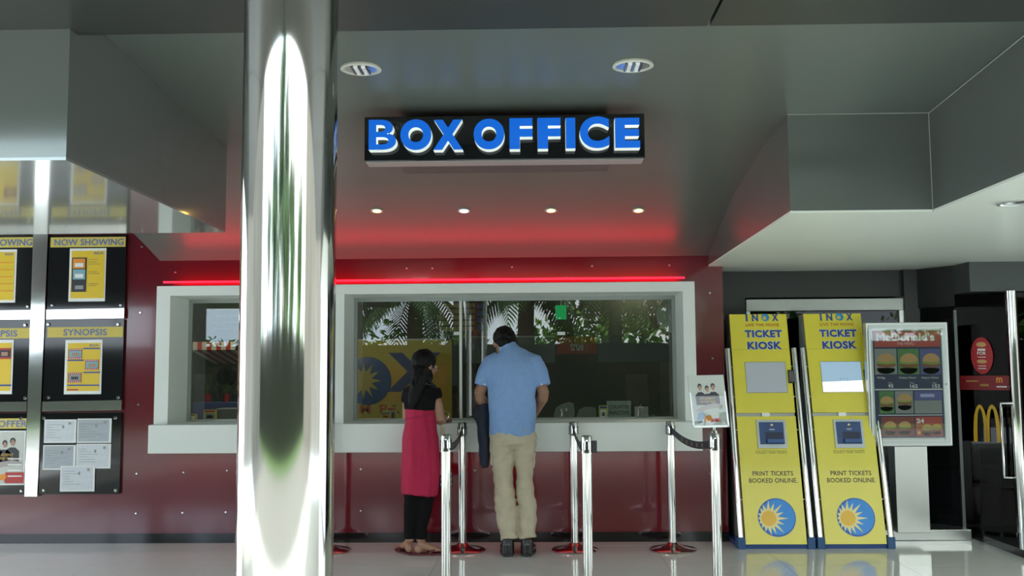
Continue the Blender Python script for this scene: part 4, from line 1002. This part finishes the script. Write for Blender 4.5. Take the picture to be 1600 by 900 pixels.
for s_, px, py in ((-1, 766, 716), (1, 837, 714)):
    q = Q(px, py, 0); MB().box(q.x-s_*.012-.008, q.x-s_*.012+.008, q.y-.05, q.y+.04, q.z-.05, q.z+.035).build('cargo_pocket', khaki_m, man, bevel=.008)
for s_, px in ((-1, 793.5), (1, 823.5)):
    hx = Q(px, 850, -.09); f0 = Vector((hx.x, YP-.085, 0)); dv = Vector((s_*.10, 1, 0)).normalized(); shm = MB()
    shm.tube([f0+Vector((0, -.008, .005)), f0+Vector((0, 0, .075)), f0+Vector((0, .012, .115))], [(.046, .04), (.047, .045), (.043, .042)], 16, ref=(1, 0, 0))
    shm.tube([f0+dv*-.022+Vector((0, 0, .042)), f0+dv*.04+Vector((0, 0, .046)), f0+dv*.12+Vector((0, 0, .042)), f0+dv*.19+Vector((0, 0, .034)), f0+dv*.225+Vector((0, 0, .03))], [(.038, .040), (.042, .046), (.040, .050), (.032, .048), (.022, .034)], 16, ref=(0, 0, 1))
    sh_ = remesh(shm, 'shoe', shoe_m, man, .006, 2)
    MB().slab([f0+dv*u+Vector((dv.y*v, -dv.x*v, 0)) for u, v in ((-.052, -.034), (-.06, 0), (-.052, .034), (.03, .042), (.12, .052), (.19, .048), (.225, .025), (.23, 0), (.22, -.025), (.18, -.046), (.12, -.05), (.03, -.042))], (0, 0, .018)).build('sole', black_m, man)
# watch
wv = Q(759.5, 634.5, .16); MB().tube([wv+Vector((math.cos(a)*.033, math.sin(a)*.01, math.sin(a)*.033)) for a in [k*math.pi/8 for k in range(17)]], .006, 8, cap=False).build('watch', chrome_m, man, smooth=True)
# dark blue jacket hung over the forearm
jb = MB()
jb.tube([Q(756, 640, .10), Q(755, 660, .03), Q(756, 690, .02), Q(757, 715, .02), Q(757, 729, .02)], [(.055, .10), (.048, .07), (.040, .06), (.036, .05), (.030, .045)], 16, ref=(1, 0, 0))
jb.tube([Q(756, 636, .10), Q(750, 645, .06), Q(748, 653, .03), Q(751, 664, .02)], [.045, .05, .042, .03], 12); jb.tube([Q(762, 640, .10), Q(763, 660, .03), Q(762, 690, .03)], [.04, .035, .025], 10)
jk = thing('folded_jacket', 'dark navy jacket hanging from the arm of the person in blue', 'jacket', Q(756, 729, .02))
remesh(jb, 'jacket_cloth', mat('navy_cloth', (.012, .018, .035), .8), jk, .008, 2, .010, 14, (1.4, 1, .5)); MB().box(Q(752, 729, 0).x, Q(762, 729, 0).x, YP-.02, YP+.05, Q(756, 731, 0).z, Q(756, 722, 0).z).build('cuff', black_m, jk, bevel=.008)

# ---- woman
YP = 7.33; sc = px2m(YP)
wom = thing('person', 'person in a crimson dress with a black top and long dark hair', 'person', (WX(655, 850, YP), YP, 0))
skin2 = mat('skin_warm', (.34, .185, .12), .55, var=.06, vscale=12)
hr = Matrix.Rotation(math.radians(-50), 3, 'Z') @ Matrix.Rotation(math.radians(-8), 3, 'X')
hc = Q(664.5, 571, .02); body = MB(); finish_head(body, hc, hr, .93)
body.tube([Q(660, 612, .01), Q(662, 600, .012), Q(664, 588, .015)], [.055, .047, .046], 12)
body.tube([Q(657, 705), Q(657, 670), Q(657, 650), Q(658, 625), Q(659, 608, .005)], [(.10, .08), (.09, .07), (.085, .065), (.09, .06), (.06, .045)], 16, ref=(1, 0, 0))
legs = (((648, 740), (644, 790), (640, 838)), ((667, 740), (664, 790), (657.5, 838)))
for s_, L in zip((-1, 1), legs):
    body.tube([Q(657+s_*8, 700), Q(*L[0]), Q(*L[1]), Q(*L[2]), Q(L[2][0], 846)], [.075, .06, .042, .032, .034], 12)
def foot(mb, h, d, s=1.):
    d = d.normalized(); sd = Vector((d.y, -d.x, 0))
    mb.ball(h+Vector((0, 0, .034)), (.030, .030, .034), 12, 8)
    mb.tube([h+Vector((0, 0, .075)), h+d*.03+Vector((0, 0, .058)), h+d*.09+Vector((0, 0, .038)), h+d*.15+Vector((0, 0, .026)), h+d*.175+Vector((0, 0, .022))], [(.032, .030), (.034, .034), (.026, .038), (.014, .042), (.010, .038)], 12, ref=(0, 0, 1))
    for k in range(5):
        a = h+d*(.17-.006*k*k*.6)+sd*(-.032+.016*k)*1.; mb.tube([a+Vector((0, 0, .022)), a+d*(.034-.004*k)+Vector((0, 0, .018))], [.0095-.0008*k, .007], 8)
fd = [Vector((-.45, .80, 0)), Vector((.93, .16, 0))]; fh = []
for s_, L, d in zip((-1, 1), legs, fd):
    h = Q(L[2][0]-(1 if s_ < 0 else 3), 845, 0); h.z = .012; h.y = YP-(.0 if s_ < 0 else .03); fh.append(h); foot(body, h, d)
sh = Q(681, 613, .0); el = Q(687.5, 656, .0); wr = Q(696, 655.5, .20); wr.z = sz1+.04
body.tube([Q(660, 618), sh+Vector((0, 0, -.02)), (sh+el)/2, el, el.lerp(wr, .12)+Vector((0, 0, -.008)), el.lerp(wr, .4), wr], [.035, .036, .039, .036, .036, .033, .021], 14)
hand(body, wr, Vector((.1, 1, -.05)), Vector((0, 0, 1)), Vector((-1, 0, 0)), .9)
sh = Q(637, 614, .02); el = Q(636, 652, .06); wr = Q(648, 656, .23); wr.z = sz1+.04
body.tube([Q(655, 618), sh+Vector((0, 0, -.02)), (sh+el)/2, el, el.lerp(wr, .4), wr], [.035, .034, .038, .034, .031, .021], 14)
hand(body, wr, Vector((.3, 1, -.05)), Vector((0, 0, 1)), Vector((1, 0, 0)), .9)
remesh(body, 'body', skin2, wom, .0065, 3)
for s_ in (-1, 1):
    e = hc+hr @ Vector((s_*.030, .078, .0)); MB().ball(e, (.012, .006, .006), 10, 6, hr).build('eye', white_p, wom, smooth=True); MB().ball(hc+hr @ Vector((s_*.030, .083, .0)), .005, 8, 6).build('iris', black_m, wom, smooth=True)
hb = MB()
hb.ball(hc+hr @ Vector((0, -.02, .028)), (.086, .096, .094), 22, 16, hr); hb.ball(hc+hr @ Vector((0, -.052, -.02)), (.074, .058, .075), 18, 12, hr); hb.ball(hc+hr @ Vector((0, .022, .060)), (.066, .050, .042), 14, 10, hr)
hb.tube([Q(657, 576, -.05), Q(655, 592, -.075), Q(651, 606, -.095), Q(647, 620, -.11), Q(645, 632, -.115), Q(644, 640, -.115)], [(.076, .05), (.066, .045), (.056, .04), (.046, .034), (.032, .025), (.012, .01)], 16, ref=(1, 0, 0))
hb.tube([Q(672, 578, .0), Q(672.5, 590, -.02), Q(670, 600, -.04)], [.018, .022, .014], 10)
remesh(hb, 'hair', hair_m, wom, .007, 3, .006, 34, (1.5, 1.5, .5))
tb = MB(); rr = [(656, 640, 24.5, .108, 0), (656.5, 628, 25.5, .11, 0), (658, 616, 27, .105, 0), (659, 607, 24, .085, .005), (660, 600.5, 13, .062, .008)]
tb.tube([Q(a, b, e) for a, b, c_, d, e in rr], [(c_*sc, d) for a, b, c_, d, e in rr], 24, ref=(1, 0, 0))
tb.tube([Q(678, 609.5), Q(680.5, 615), Q(682.3, 623)], [.050, .051, .047], 16); tb.tube([Q(640, 610, .01), Q(637, 618, .015), Q(635.5, 628, .02)], [.048, .048, .046], 16)
remesh(tb, 'black_top', mat('top_black', (.005, .0045, .005), .9, spec=.2), wom, .008, 3, .004, 9)
db = MB(); rr = [(655, 636, 23, .102), (656, 645, 23.2, .102), (657, 656, 23.8, .104), (657.5, 668, 25.5, .115), (658, 684, 28.3, .135), (658.5, 705, 29, .14), (658, 735, 29.2, .135), (657.5, 758, 28.8, .13), (656.5, 772, 28.2, .128)]
db.tube([Q(a, b) for a, b, c_, d in rr], [(c_*sc, d) for a, b, c_, d in rr], 32, ref=(1, 0, 0))
remesh(db, 'dress', mat('crimson_cloth', (.42, .008, .055), .8, var=.06, vscale=10), wom, .008, 3, .012, 10, (1.6, 1.2, .25), 5.)
db = MB(); db.tube([Q(656, 649), Q(656.5, 652)], [(24.2*sc, .108), (24.4*sc, .108)], 32, ref=(1, 0, 0)); remesh(db, 'waist_seam', mat('crimson_dark', (.36, .010, .055), .8), wom, .006, 1)
lb_ = MB()
for s_, L in zip((-1, 1), legs):
    lb_.tube([Q(657+s_*8, 720), Q(*L[0]), Q(*L[1]), Q(L[2][0], L[2][1]-14), Q(L[2][0], L[2][1]+4)], [.088, .080, .060, .043, .042], 16)
remesh(lb_, 'leggings', mat('legging_black', (.005, .0045, .005), .9, spec=.2), wom, .008, 2, .004, 12)
sm = mat('sandal_red', (.10, .012, .018), .5)
for h, d in zip(fh, fd):
    d = d.normalized(); sd = Vector((d.y, -d.x, 0)); g0 = Vector((h.x, h.y, 0))
    MB().slab([g0+d*u+sd*v for u, v in ((-.04, -.02), (-.045, 0), (-.04, .02), (.03, .032), (.12, .046), (.185, .042), (.215, .015), (.215, -.015), (.19, -.036), (.12, -.042), (.03, -.034))], (0, 0, .014)).build('sandal_sole', sm, wom)
    for q in (-1, 1): MB().tube([g0+d*.155+Vector((0, 0, .036)), g0+d*.12+sd*q*.028+Vector((0, 0, .046)), g0+d*.07+sd*q*.044+Vector((0, 0, .014))], [.007, .010, .008], 8).build('sandal_strap', sm, wom, smooth=True)
bw = Q(696, 648.5, .17); MB().tube([bw+Vector((math.cos(a)*.028, math.sin(a)*.01, math.sin(a)*.028)) for a in [k*math.pi/8 for k in range(17)]], .0045, 8, cap=False).build('bracelet', mat('bracelet', (.7, .6, .45), .25, .9), wom, smooth=True)
hb0 = Q(698, 757, .06)
hbg = thing('handbag', 'small patterned handbag hanging beside the crimson dress', 'handbag', hb0)
MB().box(Q(686, 740, .04).x, Q(707, 740, .04).x, hb0.y-.03, hb0.y+.04, Q(690, 763, .04).z, Q(690, 742, .04).z).build('pouch', mat('bag_purple', (.035, .02, .06), .7), hbg, bevel=.012)
for k in range(4):
    for j in range(2):
        a = Q(688.5+k*4.8, 746+j*8, .04); MB().box(a.x, a.x+.014, hb0.y-.034, hb0.y-.029, a.z-.022, a.z).build('pattern_patch', (gold_m, mat('bag_cream', (.5, .42, .28), .7), redp_m, gold_m)[(k+j) % 4], hbg)
MB().tube([Q(689, 745, .05), Q(690, 710, .03), Q(690.5, 670, .02), Q(690, 662, .02)], [.008]*4, 8).build('strap', mat('bag_cream', (.5, .42, .28), .7), hbg, smooth=True); MB().tube([Q(705, 745, .05), Q(699, 710, .03), Q(693, 670, .02), Q(690, 662, .02)], [.006]*4, 8).build('strap', mat('bag_cream', (.5, .42, .28), .7), hbg, smooth=True)

# ================================================================== FORECOURT AND GARDEN (mirrored in glass and steel)
sbuild('ground_pavement', MB().box(-40, 40, -7.5, -1.2, -.14, -.01), mat('pavement', (.20, .195, .18), .8, var=.1, vscale=3))
sbuild('ground_lawn', MB().box(-60, 60, -60, -7.5, -.3, .02), mat('lawn', (.10, .20, .045), .9, var=.3, vscale=4))
def leaf_cloud(name, blobs, m, n, size, label=None, cat=None, parent=None, kind=None):
    vs = []; fs = []
    for (c, r) in blobs:
        c = Vector(c); r = Vector(r)
        for _ in range(n):
            d = Vector((random.gauss(0, 1), random.gauss(0, 1), random.gauss(0, 1))).normalized()*(random.random()**.4)
            p = c+Vector((d.x*r.x, d.y*r.y, d.z*r.z)); a = Vector((random.gauss(0, 1), random.gauss(0, 1), random.gauss(0, 1))).normalized(); b_ = a.orthogonal().normalized()
            s_ = size*random.uniform(.6, 1.3); k = len(vs); vs += [p-a*s_, p+b_*s_*.45, p+a*s_, p-b_*s_*.45]; fs.append((k, k+1, k+2, k+3))
    mb = MB(); mb.add(vs, fs); o = mb.build(name, m, parent)
    if label: o['label'] = label; o['category'] = cat
    if kind: o['kind'] = kind
    return o
hedge_m = mat('hedge_dark', (.008, .013, .006), .9, var=.4, vscale=2)
hg = MB().box(-22, 22, -9.8, -9.0, 0, 2.05); 
hedge = tag(hg.build('clipped_hedge', hedge_m), 'dark clipped hedge mirrored low in the window glass', 'hedge')
leaf_cloud('leaves', [((x, -9.4, 1.1), (1.3, .55, 1.1)) for x in range(-20, 21, 2)], hedge_m, 160, .09, parent=hedge, kind='stuff')
leafg = mat('leaf_bright', (.16, .34, .06), .7, var=.35, vscale=1.5)
leaf_cloud('garden_foliage', [((random.uniform(-24, 24), random.uniform(-19, -13), random.uniform(.8, 2.6)), (random.uniform(1.2, 2.2), 1.2, random.uniform(1.0, 1.9))) for _ in range(34)], leafg, 330, .16, 'bright green garden foliage mirrored in the upper window glass', 'foliage', kind='stuff')
leafd = mat('leaf_dark', (.05, .12, .03), .7, var=.35, vscale=1.5)
trunk_m = mat('palm_trunk', (.10, .075, .05), .9, bump=.6, bscale=14)
# one frond mesh shared by all palms
def frond_mesh():
    mb = MB(); L = 2.6; N = 22; spine = []
    for i in range(N+1):
        t = i/N; spine.append(Vector((L*t*(1-.18*t*t), 0, .75*t-1.75*t*t)))
    mb.tube(spine, [.025*(1-.85*i/N) for i in range(N+1)], 5)
    for i in range(3, N+1):
        t = i/N; l = .62*math.sin(math.pi*min(1, t*.9+.12))+.08; tg = (spine[i]-spine[i-1]).normalized()
        for s_ in (-1, 1):
            for q in (0, .5):
                b0 = spine[i]-tg*.06*q; d = (Vector((0, s_, 0))*.86+tg*.5+Vector((0, 0, -.35))).normalized(); w_ = tg*.022
                mb.add([b0-w_, b0+w_, b0+d*l*.6+w_-Vector((0, 0, .04)), b0+d*l-Vector((0, 0, .14)), b0+d*l*.6-w_-Vector((0, 0, .04))], [(0, 1, 2, 3, 4)])
    return mb
fmesh = None
PALM = [(-3.35, -11.2, 3.6, .24, 'palm tree mirrored in the glass left of the woman'), (-.25, -11.4, 3.9, .25, 'palm tree mirrored in the glass just right of the man'), (2.3, -12.0, 4.4, .2, 'palm tree mirrored in the glass above the orange sign'), (-6.6, -12.5, 4.6, .22, 'palm tree mirrored in the left window pane'), (5.6, -11.8, 4.2, .22, 'palm tree mirrored in the right part of the window'), (-10.5, -11.5, 4.8, .22, 'palm tree mirrored in the left notice boards')]
for k, (x, y, h, r, lab) in enumerate(PALM):
    t = thing('palm_tree', lab, 'palm tree', (x, y, 0), 'garden palms')
    MB().tube([(x, y, 0), (x+.05, y, h*.3), (x+.02, y, h*.7), (x+.08, y, h)], [r*1.15, r, r*.92, r*.8], 12).build('trunk', trunk_m, t, smooth=True)
    for q in range(15):
        if fmesh is None:
            o = frond_mesh().build('frond', leafd, org=(0, 0, 0)); fmesh = o.data
        else: o = bpy.data.objects.new('frond', fmesh); COL.objects.link(o)
        o.parent = t; o.location = (.08, 0, h-.05); o.rotation_euler = (random.uniform(-.15, .15), random.uniform(-.55, .75), q*2.4+k)
nb = mat('added_wall_concrete', (.22, .21, .19), .8, var=.15, vscale=.6)
sbuild('wall_added_left', MB().box(-16, -13, -7, 5.5, -.1, 7.5), nb); sbuild('wall_added_right', MB().box(13, 16, -7, 5.5, -.1, 7.5), nb)  # unseen blocks added to darken the column's side reflections
# two broad trees further off
for k, (x, y, lab) in enumerate(((-8.5, -18, 'broad leafy tree mirrored at the left of the steel column'), (8.0, -19, 'broad leafy tree mirrored in the right window glass'), (-2.6, -17, 'tall leafy tree mirrored in the middle of the steel column'), (2.6, -20, 'tall leafy tree mirrored at the right of the steel column'), (15, -16, 'broad leafy tree mirrored in the door tube'))):
    t = thing('leafy_tree', lab, 'tree', (x, y, 0), 'broad garden trees')
    MB().tube([(x, y, 0), (x+.1, y, 2.5), (x, y, 4.5)], [.3, .24, .12], 10).build('trunk', trunk_m, t, smooth=True)
    leaf_cloud('crown', [((x+random.uniform(-1.8, 1.8), y+random.uniform(-1.2, 1.2), random.uniform(3.2, 8.5 if abs(x) < 6 else 6.8)), (1.5, 1.3, 1.2)) for _ in range(15)], leafd, 260, .2, parent=t, kind='stuff')
